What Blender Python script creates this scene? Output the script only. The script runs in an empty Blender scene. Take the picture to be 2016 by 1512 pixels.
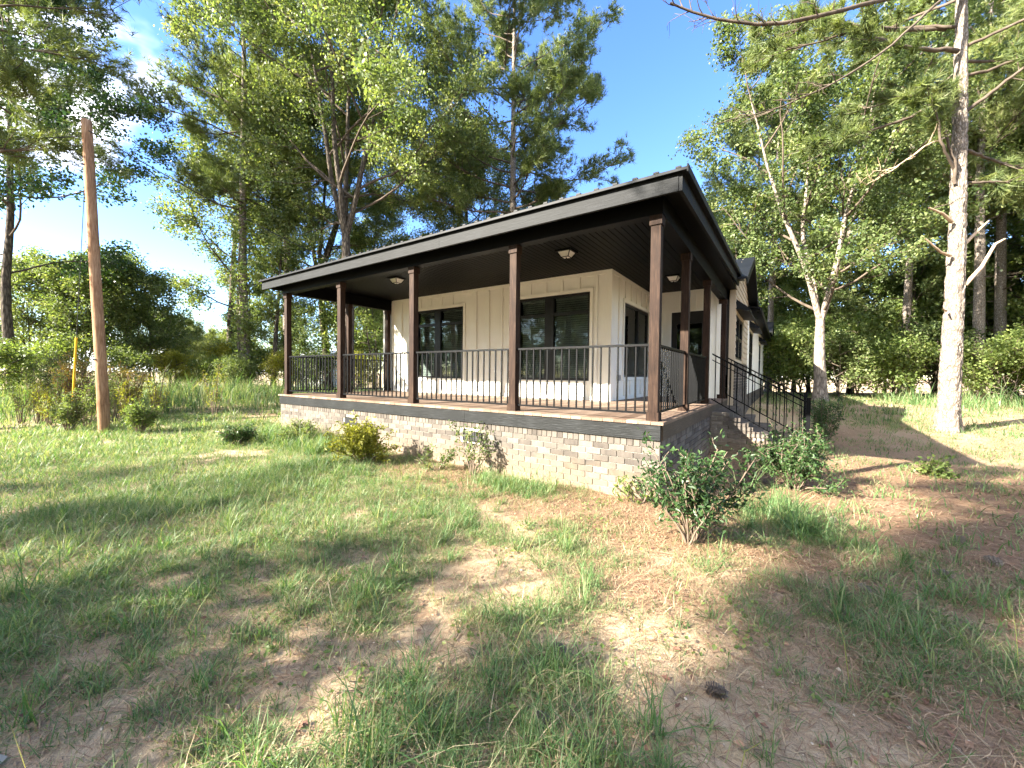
import bpy, math, random
import numpy as np
from mathutils import Matrix, Vector

SC = bpy.context.scene
COL = SC.collection
R = math.radians

# ------------------------------------------------------------------ camera, sky, sun, exposure
cam_d = bpy.data.cameras.new("camera")
cam_d.sensor_width = 36.0
cam_d.lens = 13.932
cam_d.clip_start = 0.05
cam_d.clip_end = 3000.0
cam = bpy.data.objects.new("camera", cam_d)
COL.objects.link(cam)
_yaw, _pit, _rol = 0.59979, -0.02404, 0.01057
_fw = Vector((-math.sin(_yaw) * math.cos(_pit), math.cos(_yaw) * math.cos(_pit), math.sin(_pit)))
_rt = Vector((math.cos(_yaw), math.sin(_yaw), 0.0))
_up = _rt.cross(_fw)
_r2 = _rt * math.cos(_rol) + _up * math.sin(_rol)
_u2 = -_rt * math.sin(_rol) + _up * math.cos(_rol)
cam.matrix_world = Matrix(((_r2.x, _u2.x, -_fw.x, 1.149), (_r2.y, _u2.y, -_fw.y, -4.722),
                           (_r2.z, _u2.z, -_fw.z, 1.460), (0, 0, 0, 1)))
SC.camera = cam

SUN_FROM = Vector((-0.665, -1.0, 0.652)).normalized()
sun_d = bpy.data.lights.new("sun", 'SUN')
sun_d.energy = 4.8
sun_d.angle = R(0.55)
sun_d.color = (1.0, 0.93, 0.80)
sun = bpy.data.objects.new("sun", sun_d)
COL.objects.link(sun)
sun.location = SUN_FROM * 60
sun.rotation_euler = (-SUN_FROM).to_track_quat('-Z', 'Y').to_euler()

world = bpy.data.worlds.new("World")
SC.world = world
world.use_nodes = True
wt = world.node_tree
wt.nodes.clear()
def wn(t, **k):
    n = wt.nodes.new(t)
    for a, b in k.items():
        setattr(n, a, b)
    return n
w_out = wn('ShaderNodeOutputWorld'); w_bg = wn('ShaderNodeBackground')
w_sky = wn('ShaderNodeTexSky', sky_type='NISHITA')
w_sky.sun_disc = False
w_sky.sun_elevation = math.asin(SUN_FROM.z)
w_sky.sun_rotation = math.atan2(SUN_FROM.x, SUN_FROM.y)
w_sky.altitude = 100; w_sky.air_density = 1.0; w_sky.dust_density = 0.12; w_sky.ozone_density = 2.6
w_tc = wn('ShaderNodeTexCoord'); w_sep = wn('ShaderNodeSeparateXYZ')
w_add = wn('ShaderNodeMath', operation='ADD'); w_add.inputs[1].default_value = 0.22
w_mx = wn('ShaderNodeMath', operation='MAXIMUM'); w_mx.inputs[1].default_value = 0.05
w_dx = wn('ShaderNodeMath', operation='DIVIDE'); w_dy = wn('ShaderNodeMath', operation='DIVIDE')
w_cmb = wn('ShaderNodeCombineXYZ'); w_cmb.inputs[2].default_value = 38.19
w_n1 = wn('ShaderNodeTexNoise'); w_n1.inputs['Scale'].default_value = 1.25
w_n1.inputs['Detail'].default_value = 6.0; w_n1.inputs['Roughness'].default_value = 0.56
w_n2 = wn('ShaderNodeTexNoise'); w_n2.inputs['Scale'].default_value = 0.42; w_n2.inputs['Detail'].default_value = 1.0
w_s = wn('ShaderNodeMath', operation='MULTIPLY_ADD'); w_s.inputs[1].default_value = 1.1
w_rmp = wn('ShaderNodeMapRange', interpolation_type='SMOOTHSTEP')
w_rmp.inputs['From Min'].default_value = 1.10; w_rmp.inputs['From Max'].default_value = 1.26
w_mix = wn('ShaderNodeMix', data_type='RGBA')
w_mix.inputs['B'].default_value = (9.0, 9.0, 9.2, 1)
L = wt.links.new
L(w_tc.outputs['Generated'], w_sep.inputs[0])
L(w_sep.outputs['Z'], w_add.inputs[0]); L(w_add.outputs[0], w_mx.inputs[0])
L(w_sep.outputs['X'], w_dx.inputs[0]); L(w_mx.outputs[0], w_dx.inputs[1])
L(w_sep.outputs['Y'], w_dy.inputs[0]); L(w_mx.outputs[0], w_dy.inputs[1])
L(w_dx.outputs[0], w_cmb.inputs[0]); L(w_dy.outputs[0], w_cmb.inputs[1])
L(w_cmb.outputs[0], w_n1.inputs['Vector']); L(w_cmb.outputs[0], w_n2.inputs['Vector'])
L(w_n2.outputs['Fac'], w_s.inputs[0]); L(w_n1.outputs['Fac'], w_s.inputs[2])
L(w_s.outputs[0], w_rmp.inputs['Value'])
w_hsv = wn('ShaderNodeHueSaturation'); w_hsv.inputs['Saturation'].default_value = 1.2; w_hsv.inputs['Hue'].default_value = 0.514
L(w_sky.outputs[0], w_hsv.inputs['Color'])
L(w_rmp.outputs[0], w_mix.inputs['Factor']); L(w_hsv.outputs[0], w_mix.inputs['A'])
L(w_mix.outputs['Result'], w_bg.inputs['Color'])
w_bg.inputs['Strength'].default_value = 0.08
L(w_bg.outputs[0], w_out.inputs[0])

SC.view_settings.view_transform = 'Standard'
SC.view_settings.look = 'None'
SC.view_settings.exposure = 2.95
SC.view_settings.gamma = 1.0
SC.view_settings.use_curve_mapping = False
SC.render.engine = 'CYCLES'
SC.cycles.max_bounces = 5
SC.cycles.diffuse_bounces = 2
SC.cycles.glossy_bounces = 3
SC.cycles.transmission_bounces = 4
SC.cycles.transparent_max_bounces = 6
world.cycles.sampling_method = 'MANUAL'; world.cycles.sample_map_resolution = 512
SC.cycles.use_denoising = True
SC.cycles.use_adaptive_sampling = True
SC.cycles.adaptive_threshold = 0.02
SC.cycles.sample_clamp_indirect = 6.0

# ------------------------------------------------------------------ numpy noise
def _hash(ix, iy, s):
    h = (ix.astype(np.int64) * 374761393 + iy.astype(np.int64) * 668265263 + s * 1442695041) & 0x7fffffff
    h = ((h ^ (h >> 13)) * 1274126177) & 0x7fffffff
    return ((h ^ (h >> 16)) & 0xffff) / 65535.0
def vnoise(x, y, s=0):
    x = np.asarray(x, float); y = np.asarray(y, float)
    ix = np.floor(x); iy = np.floor(y); fx = x - ix; fy = y - iy
    fx = fx * fx * (3 - 2 * fx); fy = fy * fy * (3 - 2 * fy)
    a = _hash(ix, iy, s); b = _hash(ix + 1, iy, s); c = _hash(ix, iy + 1, s); d = _hash(ix + 1, iy + 1, s)
    return (a * (1 - fx) + b * fx) * (1 - fy) + (c * (1 - fx) + d * fx) * fy
def fbm(x, y, s=0, o=4):
    v = 0; a = 0.5; t = 0
    for i in range(o):
        v = v + a * vnoise(x * 2 ** i + i * 17.3, y * 2 ** i - i * 9.1, s + i); t += a; a *= 0.5
    return v / t
def sstep(a, b, x):
    t = np.clip((np.asarray(x, float) - a) / (b - a), 0, 1)
    return t * t * (3 - 2 * t)

def height(x, y, fine=True):
    x = np.asarray(x, float); y = np.asarray(y, float)
    dp = (x - 1.15) * -0.565 + (y + 4.72) * 0.825
    h = 0.42 * sstep(7.5, 16, dp) - 0.75 * sstep(26, 48, dp)
    h = h - 0.14 * np.exp(-(((x - 0.7) / 0.7) ** 2 + ((y - 2.9) / 1.2) ** 2))
    h = h + 0.05 * np.exp(-(((x + 11.3) / 0.8) ** 2 + ((y + 2.6) / 0.8) ** 2))
    if fine:
        near = np.exp(-((x + 2) ** 2 + (y + 3) ** 2) / 260.0)
        h = h + near * (0.07 * (fbm(x * 0.9, y * 0.9, 3, 3) - 0.5) + 0.045 * (fbm(x * 3.5, y * 3.5, 9, 3) - 0.5))
    return h
def hz(x, y):
    return float(height(np.array([x]), np.array([y]))[0])

# ------------------------------------------------------------------ material helpers
def new_mat(name):
    m = bpy.data.materials.new(name)
    m.use_nodes = True
    nt = m.node_tree
    p = nt.nodes['Principled BSDF']
    return m, nt, p
def nd(nt, t, **k):
    n = nt.nodes.new(t)
    for a, b in k.items():
        setattr(n, a, b)
    return n
def ramp(nt, fac, stops):
    r = nd(nt, 'ShaderNodeValToRGB')
    el = r.color_ramp.elements
    while len(el) < len(stops):
        el.new(0.5)
    for e, (pos, c) in zip(el, stops):
        e.position = pos; e.color = (c[0], c[1], c[2], 1)
    nt.links.new(fac, r.inputs[0])
    return r.outputs[0]
def noise(nt, scale, detail=4, rough=0.55, vec=None, mapscale=None, obj=True):
    tc = nd(nt, 'ShaderNodeTexCoord')
    src = tc.outputs['Object'] if vec is None else vec
    if mapscale:
        mp = nd(nt, 'ShaderNodeMapping'); mp.inputs['Scale'].default_value = mapscale
        nt.links.new(src, mp.inputs[0]); src = mp.outputs[0]
    n = nd(nt, 'ShaderNodeTexNoise')
    n.inputs['Scale'].default_value = scale; n.inputs['Detail'].default_value = detail
    n.inputs['Roughness'].default_value = rough
    nt.links.new(src, n.inputs['Vector'])
    return n.outputs['Fac']
def bump(nt, p, h, strength, dist=0.01):
    b = nd(nt, 'ShaderNodeBump'); b.inputs['Strength'].default_value = strength; b.inputs['Distance'].default_value = dist
    nt.links.new(h, b.inputs['Height']); nt.links.new(b.outputs[0], p.inputs['Normal'])
def mixc(nt, f, a, b, blend='MIX'):
    m = nd(nt, 'ShaderNodeMix', data_type='RGBA', blend_type=blend)
    for s, v in (('Factor', f), ('A', a), ('B', b)):
        if isinstance(v, (int, float)):
            m.inputs[s].default_value = v
        elif isinstance(v, tuple):
            m.inputs[s].default_value = (v[0], v[1], v[2], 1)
        else:
            nt.links.new(v, m.inputs[s])
    return m.outputs['Result']
def tint_src(nt):
    a = nd(nt, 'ShaderNodeAttribute', attribute_name='tint')
    return a.outputs['Fac']
def objrand(nt):
    return nd(nt, 'ShaderNodeObjectInfo').outputs['Random']
def fmath(nt, op, a, b=0.0, clamp=False):
    m = nd(nt, 'ShaderNodeMath', operation=op, use_clamp=clamp)
    for i, v in enumerate((a, b)):
        if isinstance(v, (int, float)):
            m.inputs[i].default_value = v
        else:
            nt.links.new(v, m.inputs[i])
    return m.outputs[0]

def wood(name, c0, c1, c2, rough=0.6, grain=(1, 1, 1), gscale=30, spec=0.4, bstr=0.35, rnd=0.0):
    m, nt, p = new_mat(name)
    g = noise(nt, gscale, 6, 0.65, mapscale=grain)
    b = noise(nt, 2.2, 3, 0.5)
    f = fmath(nt, 'ADD', fmath(nt, 'MULTIPLY', g, 0.75), fmath(nt, 'MULTIPLY', b, 0.35))
    if rnd:
        f = fmath(nt, 'ADD', f, fmath(nt, 'MULTIPLY', fmath(nt, 'SUBTRACT', objrand(nt), 0.5), rnd))
    c = ramp(nt, f, ((0.35, c0), (0.55, c1), (0.75, c2)))
    nt.links.new(c, p.inputs['Base Color'])
    p.inputs['Roughness'].default_value = rough
    p.inputs['Specular IOR Level'].default_value = spec
    bump(nt, p, g, bstr, 0.006)
    return m

M = {}
M['post'] = wood('brown stained post', (0.009, 0.0045, 0.003), (0.024, 0.0125, 0.008), (0.056, 0.033, 0.021), 0.68, (9, 9, 0.6), 9, 0.15, 0.5)
M['rim'] = wood('black stained rim board', (0.002, 0.0024, 0.0028), (0.0048, 0.0056, 0.0062), (0.024, 0.026, 0.028), 0.55, (0.8, 6, 14), 7, 0.25, 0.6)
M['rim_brown'] = wood('weathered brown rim board', (0.035, 0.025, 0.017), (0.06, 0.043, 0.03), (0.095, 0.07, 0.05), 0.7, (6, 0.8, 14), 7, 0.3, 0.4)
M['fascia'] = wood('black stained fascia board', (0.003, 0.0036, 0.0042), (0.006, 0.0068, 0.0078), (0.015, 0.0165, 0.019), 0.6, (0.8, 6, 14), 6, 0.16, 0.5)
M['fascia_y'] = wood('black stained side fascia board', (0.003, 0.0036, 0.0042), (0.006, 0.0068, 0.0078), (0.015, 0.0165, 0.019), 0.6, (6, 0.8, 14), 6, 0.16, 0.5)
M['ceiling'] = wood('black painted ceiling board', (0.001, 0.001, 0.001), (0.0016, 0.0016, 0.0016), (0.0032, 0.003, 0.0028), 0.5, (8, 0.6, 8), 6, 0.08, 0.2)
M['deck'] = wood('worn brown deck board', (0.085, 0.052, 0.034), (0.16, 0.108, 0.075), (0.27, 0.20, 0.15), 0.7, (10, 0.7, 10), 7, 0.25, 0.3, 0.25)

def siding(name, c0, c1):
    m, nt, p = new_mat(name)
    g = noise(nt, 10, 5, 0.6, mapscale=(6, 6, 0.5)); b = noise(nt, 1.2, 3)
    f = fmath(nt, 'ADD', fmath(nt, 'MULTIPLY', g, 0.5), fmath(nt, 'MULTIPLY', b, 0.5))
    nt.links.new(ramp(nt, f, ((0.3, c0), (0.7, c1))), p.inputs['Base Color'])
    p.inputs['Roughness'].default_value = 0.55
    bump(nt, p, g, 0.12, 0.004)
    return m
M['siding'] = siding('cream white siding', (0.78, 0.75, 0.66), (0.86, 0.84, 0.76))
M['lap'] = siding('tan lap siding', (0.42, 0.34, 0.24), (0.52, 0.43, 0.31))

def plain(name, c, rough=0.5, spec=0.5, metal=0.0, var=0.25, scale=6):
    m, nt, p = new_mat(name)
    n = noise(nt, scale, 4)
    a = tuple(x * (1 - var) for x in c); b = tuple(min(1, x * (1 + var)) for x in c)
    nt.links.new(ramp(nt, n, ((0.3, a), (0.7, b))), p.inputs['Base Color'])
    p.inputs['Roughness'].default_value = rough
    p.inputs['Specular IOR Level'].default_value = spec
    p.inputs['Metallic'].default_value = metal
    return m
M['metal'] = plain('black powder coated metal', (0.003, 0.0033, 0.004), 0.5, 0.12)
M['roof'] = plain('dark metal roofing', (0.006, 0.007, 0.009), 0.55, 0.18, 0.0, 0.3, 3)
M['frame'] = plain('black window frame', (0.006, 0.006, 0.007), 0.4, 0.35)
M['blind'] = plain('grey blind', (0.34, 0.34, 0.32), 0.5, 0.4)
M['inside'] = plain('dark interior', (0.03, 0.028, 0.025), 0.9, 0.1)  # near-black, so the rooms' darkness sits in the colour
M['mortar'] = plain('pale mortar', (0.32, 0.295, 0.255), 0.9, 0.1, 0, 0.18, 14)
M['lampglass'] = plain('frosted lamp glass', (0.75, 0.73, 0.68), 0.35, 0.4, 0, 0.05)
M['grey'] = plain('grey plastic', (0.30, 0.31, 0.31), 0.5, 0.4)
M['ventbar'] = plain('dull grey vent bar', (0.07, 0.072, 0.072), 0.6, 0.2)
M['yellow'] = plain('yellow plastic guard', (0.72, 0.42, 0.02), 0.45, 0.4, 0, 0.1)
M['wire'] = plain('dark cable', (0.03, 0.03, 0.03), 0.6, 0.3)
M['whitepaint'] = plain('white painted metal', (0.78, 0.78, 0.76), 0.5, 0.3, 0, 0.06, 2)
M['concrete'] = plain('pale concrete tread', (0.46, 0.43, 0.38), 0.85, 0.2, 0, 0.2, 9)
M['polewood'] = wood('utility pole wood', (0.085, 0.04, 0.02), (0.28, 0.155, 0.082), (0.44, 0.29, 0.175), 0.85, (9, 9, 0.35), 6, 0.15, 0.9)

def brick_mat(name):
    m, nt, p = new_mat(name)
    rnd = fmath(nt, 'FRACT', fmath(nt, 'ADD', objrand(nt), tint_src(nt)))
    tc = nd(nt, 'ShaderNodeTexCoord')
    va = nd(nt, 'ShaderNodeVectorMath', operation='ADD')
    nt.links.new(tc.outputs['Object'], va.inputs[0])
    cx = nd(nt, 'ShaderNodeCombineXYZ'); nt.links.new(fmath(nt, 'MULTIPLY', rnd, 37.0), cx.inputs[0]); nt.links.new(fmath(nt, 'MULTIPLY', rnd, 91.0), cx.inputs[1])
    nt.links.new(cx.outputs[0], va.inputs[1])
    n1 = noise(nt, 26, 5, 0.7, va.outputs[0], (1, 1, 0.35)); n2 = noise(nt, 7, 2, 0.5, va.outputs[0])
    f = fmath(nt, 'ADD', fmath(nt, 'ADD', fmath(nt, 'MULTIPLY', rnd, 0.36), 0.08), fmath(nt, 'ADD', fmath(nt, 'MULTIPLY', n1, 0.35), fmath(nt, 'MULTIPLY', n2, 0.30)))
    c = ramp(nt, f, ((0.26, (0.045, 0.039, 0.035)), (0.44, (0.078, 0.067, 0.058)), (0.62, (0.112, 0.097, 0.083)), (0.90, (0.18, 0.16, 0.135))))
    # sandy splash low on the wall
    geo = nd(nt, 'ShaderNodeNewGeometry'); sp = nd(nt, 'ShaderNodeSeparateXYZ'); nt.links.new(geo.outputs['Position'], sp.inputs[0])
    sn = noise(nt, 3.0, 4, 0.6, geo.outputs['Position'])
    mr = nd(nt, 'ShaderNodeMapRange'); mr.inputs['From Min'].default_value = 0.42; mr.inputs['From Max'].default_value = 0.02
    nt.links.new(fmath(nt, 'ADD', sp.outputs['Z'], fmath(nt, 'MULTIPLY', fmath(nt, 'SUBTRACT', sn, 0.5), 0.5)), mr.inputs['Value'])
    c = mixc(nt, fmath(nt, 'MULTIPLY', mr.outputs[0], 0.5, True), c, (0.27, 0.19, 0.115))
    nt.links.new(c, p.inputs['Base Color'])
    p.inputs['Roughness'].default_value = 0.9; p.inputs['Specular IOR Level'].default_value = 0.15
    bump(nt, p, n1, 0.5, 0.006)
    return m
M['brick'] = brick_mat('whitewashed grey brick')

def glass_mat(name):
    m, nt, p = new_mat(name)
    nt.nodes.remove(p)
    out = nt.nodes['Material Output']
    tr = nd(nt, 'ShaderNodeBsdfTransparent'); tr.inputs[0].default_value = (0.72, 0.76, 0.75, 1)
    gl = nd(nt, 'ShaderNodeBsdfGlossy'); gl.inputs['Roughness'].default_value = 0.01; gl.inputs['Color'].default_value = (0.9, 0.95, 0.95, 1)
    n = noise(nt, 1.5, 2); b = nd(nt, 'ShaderNodeBump'); b.inputs['Strength'].default_value = 0.04; b.inputs['Distance'].default_value = 0.05
    nt.links.new(n, b.inputs['Height']); nt.links.new(b.outputs[0], gl.inputs['Normal'])
    fr = nd(nt, 'ShaderNodeFresnel'); fr.inputs['IOR'].default_value = 1.33
    f2 = fmath(nt, 'ADD', fr.outputs[0], 0.0, True)
    mx = nd(nt, 'ShaderNodeMixShader')
    nt.links.new(f2, mx.inputs[0]); nt.links.new(tr.outputs[0], mx.inputs[1]); nt.links.new(gl.outputs[0], mx.inputs[2])
    nt.links.new(mx.outputs[0], out.inputs[0])
    return m
M['glass'] = glass_mat('window glass')

def leaf_mat(name, dark, mid, lite, trans=0.35, rough=0.5, tcol=None):
    m, nt, p = new_mat(name)
    t = fmath(nt, 'ADD', fmath(nt, 'MULTIPLY', tint_src(nt), 0.8), fmath(nt, 'MULTIPLY', objrand(nt), 0.2))
    c = ramp(nt, t, ((0.05, dark), (0.5, mid), (0.95, lite)))
    nt.links.new(c, p.inputs['Base Color'])
    p.inputs['Roughness'].default_value = rough; p.inputs['Specular IOR Level'].default_value = 0.35
    if trans:
        tb = nd(nt, 'ShaderNodeBsdfTranslucent')
        tc = mixc(nt, 1.0, c, tcol or (1.55, 1.6, 0.75), 'MULTIPLY')
        nt.links.new(tc, tb.inputs['Color'])
        mx = nd(nt, 'ShaderNodeMixShader'); mx.inputs[0].default_value = trans
        nt.links.new(p.outputs[0], mx.inputs[1]); nt.links.new(tb.outputs[0], mx.inputs[2])
        nt.links.new(mx.outputs[0], nt.nodes['Material Output'].inputs[0])
    return m
M['leaf'] = leaf_mat('hardwood leaf', (0.05, 0.08, 0.028), (0.12, 0.16, 0.055), (0.225, 0.24, 0.095), 0.40)
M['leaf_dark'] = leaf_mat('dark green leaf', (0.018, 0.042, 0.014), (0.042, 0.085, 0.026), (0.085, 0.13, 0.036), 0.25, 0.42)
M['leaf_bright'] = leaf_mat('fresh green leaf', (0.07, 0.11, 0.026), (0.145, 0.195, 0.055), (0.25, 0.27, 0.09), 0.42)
M['leaf_gold'] = leaf_mat('yellow green leaf', (0.12, 0.13, 0.015), (0.24, 0.24, 0.03), (0.38, 0.34, 0.06), 0.35)
M['leaf_brown'] = leaf_mat('turning weed leaf', (0.10, 0.09, 0.02), (0.22, 0.17, 0.04), (0.30, 0.15, 0.05), 0.3)
M['needle'] = leaf_mat('pine needle', (0.06, 0.09, 0.032), (0.14, 0.175, 0.06), (0.25, 0.26, 0.10), 0.38, 0.5)
M['grass'] = leaf_mat('grass blade', (0.05, 0.11, 0.034), (0.11, 0.185, 0.065), (0.31, 0.29, 0.16), 0.38, 0.5)
M['tallgrass'] = leaf_mat('tall weed grass', (0.08, 0.13, 0.025), (0.17, 0.21, 0.05), (0.30, 0.28, 0.09), 0.4, 0.5)
M['straw'] = leaf_mat('dry pine straw', (0.12, 0.065, 0.04), (0.26, 0.155, 0.09), (0.45, 0.32, 0.19), 0.0, 0.7)
M['thatch'] = leaf_mat('dead grass', (0.17, 0.12, 0.07), (0.30, 0.23, 0.135), (0.44, 0.36, 0.23), 0.0, 0.8)
M['crumb'] = leaf_mat('soil crumb', (0.14, 0.085, 0.05), (0.32, 0.23, 0.15), (0.50, 0.42, 0.32), 0.0, 0.9)
M['litter'] = leaf_mat('dry fallen leaf', (0.09, 0.04, 0.025), (0.18, 0.09, 0.055), (0.32, 0.20, 0.12), 0.0, 0.7)
M['twig'] = plain('grey twig', (0.16, 0.12, 0.09), 0.85, 0.1, 0, 0.35, 8)

def bark_mat(name, c0, c1, c2, sx=6, sz=1.6, bs=0.9, flake=True):
    m, nt, p = new_mat(name)
    tc = nd(nt, 'ShaderNodeTexCoord')
    mp = nd(nt, 'ShaderNodeMapping'); mp.inputs['Scale'].default_value = (sx, sx, sz)
    nt.links.new(tc.outputs['Object'], mp.inputs[0])
    vo = nd(nt, 'ShaderNodeTexVoronoi', feature='DISTANCE_TO_EDGE'); vo.inputs['Scale'].default_value = 1.0
    nz = nd(nt, 'ShaderNodeTexNoise'); nz.inputs['Scale'].default_value = 3.0; nz.inputs['Detail'].default_value = 4
    nt.links.new(mp.outputs[0], nz.inputs['Vector'])
    vm = nd(nt, 'ShaderNodeVectorMath', operation='MULTIPLY_ADD'); vm.inputs[1].default_value = (0.5, 0.5, 0.5)
    nt.links.new(nz.outputs['Color'], vm.inputs[0]); nt.links.new(mp.outputs[0], vm.inputs[2])
    nt.links.new(vm.outputs[0], vo.inputs['Vector'])
    d = vo.outputs['Distance']
    n2 = noise(nt, 9, 5, 0.65)
    f = fmath(nt, 'ADD', fmath(nt, 'MULTIPLY', d, 1.6, True), fmath(nt, 'MULTIPLY', n2, 0.5))
    nt.links.new(ramp(nt, f, ((0.22, c0), (0.45, c1), (0.85, c2))), p.inputs['Base Color'])
    p.inputs['Roughness'].default_value = 0.9; p.inputs['Specular IOR Level'].default_value = 0.1
    bump(nt, p, f, bs, 0.03)
    return m
M['bark_pine'] = bark_mat('plated pine bark', (0.10, 0.078, 0.06), (0.215, 0.18, 0.148), (0.31, 0.27, 0.23), 20, 7.5, 0.9)
M['bark_dark'] = bark_mat('dark ridged bark', (0.035, 0.028, 0.022), (0.085, 0.07, 0.055), (0.17, 0.14, 0.11), 14, 2.2, 0.8)
M['bark_grey'] = bark_mat('grey hardwood bark', (0.09, 0.075, 0.06), (0.23, 0.19, 0.155), (0.40, 0.34, 0.28), 12, 2.6, 0.6)
M['branch'] = plain('branch bark', (0.10, 0.078, 0.060), 0.9, 0.1, 0, 0.4, 5)
M['branch_pale'] = plain('bare pale branch wood', (0.42, 0.31, 0.21), 0.85, 0.1, 0, 0.25, 5)

# ------------------------------------------------------------------ mesh helpers
def np_mesh(name, v, faces_n, loops, mat, tint=None, smooth=False, tint_dom='FACE'):
    """v (N,3); faces_n: verts per face (F,), loops: flat vertex index array"""
    me = bpy.data.meshes.new(name)
    v = np.ascontiguousarray(v, dtype=np.float32)
    loops = np.ascontiguousarray(loops, dtype=np.int32)
    faces_n = np.asarray(faces_n, dtype=np.int32)
    me.vertices.add(len(v)); me.vertices.foreach_set('co', v.ravel())
    me.loops.add(len(loops)); me.loops.foreach_set('vertex_index', loops)
    st = np.zeros(len(faces_n), np.int32); st[1:] = np.cumsum(faces_n)[:-1]
    me.polygons.add(len(faces_n)); me.polygons.foreach_set('loop_start', st)
    me.polygons.foreach_set('use_smooth', np.full(len(faces_n), smooth, dtype=bool))
    if tint is not None:
        a = me.attributes.new('tint', 'FLOAT', tint_dom)
        a.data.foreach_set('value', np.ascontiguousarray(tint, dtype=np.float32))
    me.update(calc_edges=True)
    if mat is not None:
        me.materials.append(mat)
    return me
def link(name, me, parent=None, loc=(0, 0, 0)):
    o = bpy.data.objects.new(name, me)
    COL.objects.link(o)
    o.location = loc
    if parent is not None:
        o.parent = parent
    return o
def tag(o, label=None, cat=None, group=None, kind=None):
    for k, v in (('label', label), ('category', cat), ('group', group), ('kind', kind)):
        if v:
            o[k] = v
    return o
def empty(name, loc=(0, 0, 0), rz=0.0, label=None, cat=None, group=None):
    o = bpy.data.objects.new(name, None)
    o.empty_display_size = 0.3
    COL.objects.link(o)
    o.location = loc; o.rotation_euler = (0, 0, rz)
    return tag(o, label, cat, group)

class MB:
    def __init__(s):
        s.v = []; s.f = []; s.t = []
    def quadpts(s, pts, t=0.0):
        b = len(s.v); s.v += [tuple(p) for p in pts]; s.f.append(tuple(range(b, b + len(pts)))); s.t.append(t)
    def box(s, x0, x1, y0, y1, z0, z1, t=0.0, skew=None):
        b = len(s.v)
        s.v += [(x0, y0, z0), (x1, y0, z0), (x1, y1, z0), (x0, y1, z0), (x0, y0, z1), (x1, y0, z1), (x1, y1, z1), (x0, y1, z1)]
        for f in ((0, 3, 2, 1), (4, 5, 6, 7), (0, 1, 5, 4), (1, 2, 6, 5), (2, 3, 7, 6), (3, 0, 4, 7)):
            s.f.append(tuple(b + i for i in f)); s.t.append(t)
        return s
    def hexa(s, p8, t=0.0):
        b = len(s.v); s.v += [tuple(p) for p in p8]
        for f in ((0, 3, 2, 1), (4, 5, 6, 7), (0, 1, 5, 4), (1, 2, 6, 5), (2, 3, 7, 6), (3, 0, 4, 7)):
            s.f.append(tuple(b + i for i in f)); s.t.append(t)
        return s
    def tube(s, pts, rad, n=6, cap=True, t=0.0):
        pts = np.asarray(pts, float); b = len(s.v)
        v, q = tube_arrays(pts, np.broadcast_to(np.asarray(rad, float), (len(pts),)), n)
        s.v += [tuple(p) for p in v]
        for f in q:
            s.f.append(tuple(int(b + i) for i in f)); s.t.append(t)
        if cap:
            s.f.append(tuple(b + i for i in range(n))[::-1]); s.t.append(t)
            m = len(pts) - 1
            s.f.append(tuple(b + m * n + i for i in range(n))); s.t.append(t)
        return s
    def mesh(s, name, mat, smooth=False):
        fn = [len(f) for f in s.f]
        return np_mesh(name, np.array(s.v), fn, np.array([i for f in s.f for i in f]), mat, np.array(s.t), smooth)
    def build(s, name, mat, parent=None, loc=(0, 0, 0), smooth=False):
        if loc != (0, 0, 0):
            s.v = [(a - loc[0], b - loc[1], c - loc[2]) for a, b, c in s.v]
        return link(name, s.mesh(name, mat, smooth), parent, loc)

def tube_arrays(pts, rad, n):
    m = len(pts)
    d = np.gradient(pts, axis=0)
    d /= np.linalg.norm(d, axis=1)[:, None] + 1e-9
    ref = np.array([0.0, 0.0, 1.0]) if abs(d[:, 2]).mean() < 0.8 else np.array([1.0, 0.0, 0.0])
    a = np.cross(d, ref); a /= np.linalg.norm(a, axis=1)[:, None] + 1e-9
    b = np.cross(d, a)
    th = np.linspace(0, 2 * np.pi, n, endpoint=False)
    v = pts[:, None, :] + rad[:, None, None] * (np.cos(th)[None, :, None] * a[:, None, :] + np.sin(th)[None, :, None] * b[:, None, :])
    i = np.arange(m - 1)[:, None] * n; j = np.arange(n)[None, :]; j2 = (j + 1) % n
    q = np.stack([i + j, i + j2, i + n + j2, i + n + j], -1).reshape(-1, 4)
    return v.reshape(-1, 3), q

def tubes_mesh(name, tubes, mat):
    V = []; Q = []; off = 0
    for pts, rad, n in tubes:
        v, q = tube_arrays(np.asarray(pts, float), np.asarray(rad, float), n)
        V.append(v); Q.append(q + off); off += len(v)
    V = np.concatenate(V); Q = np.concatenate(Q)
    return np_mesh(name, V, np.full(len(Q), 4), Q.ravel(), mat, None, True)

def norm(a):
    return a / (np.linalg.norm(a, axis=-1, keepdims=True) + 1e-9)

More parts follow.
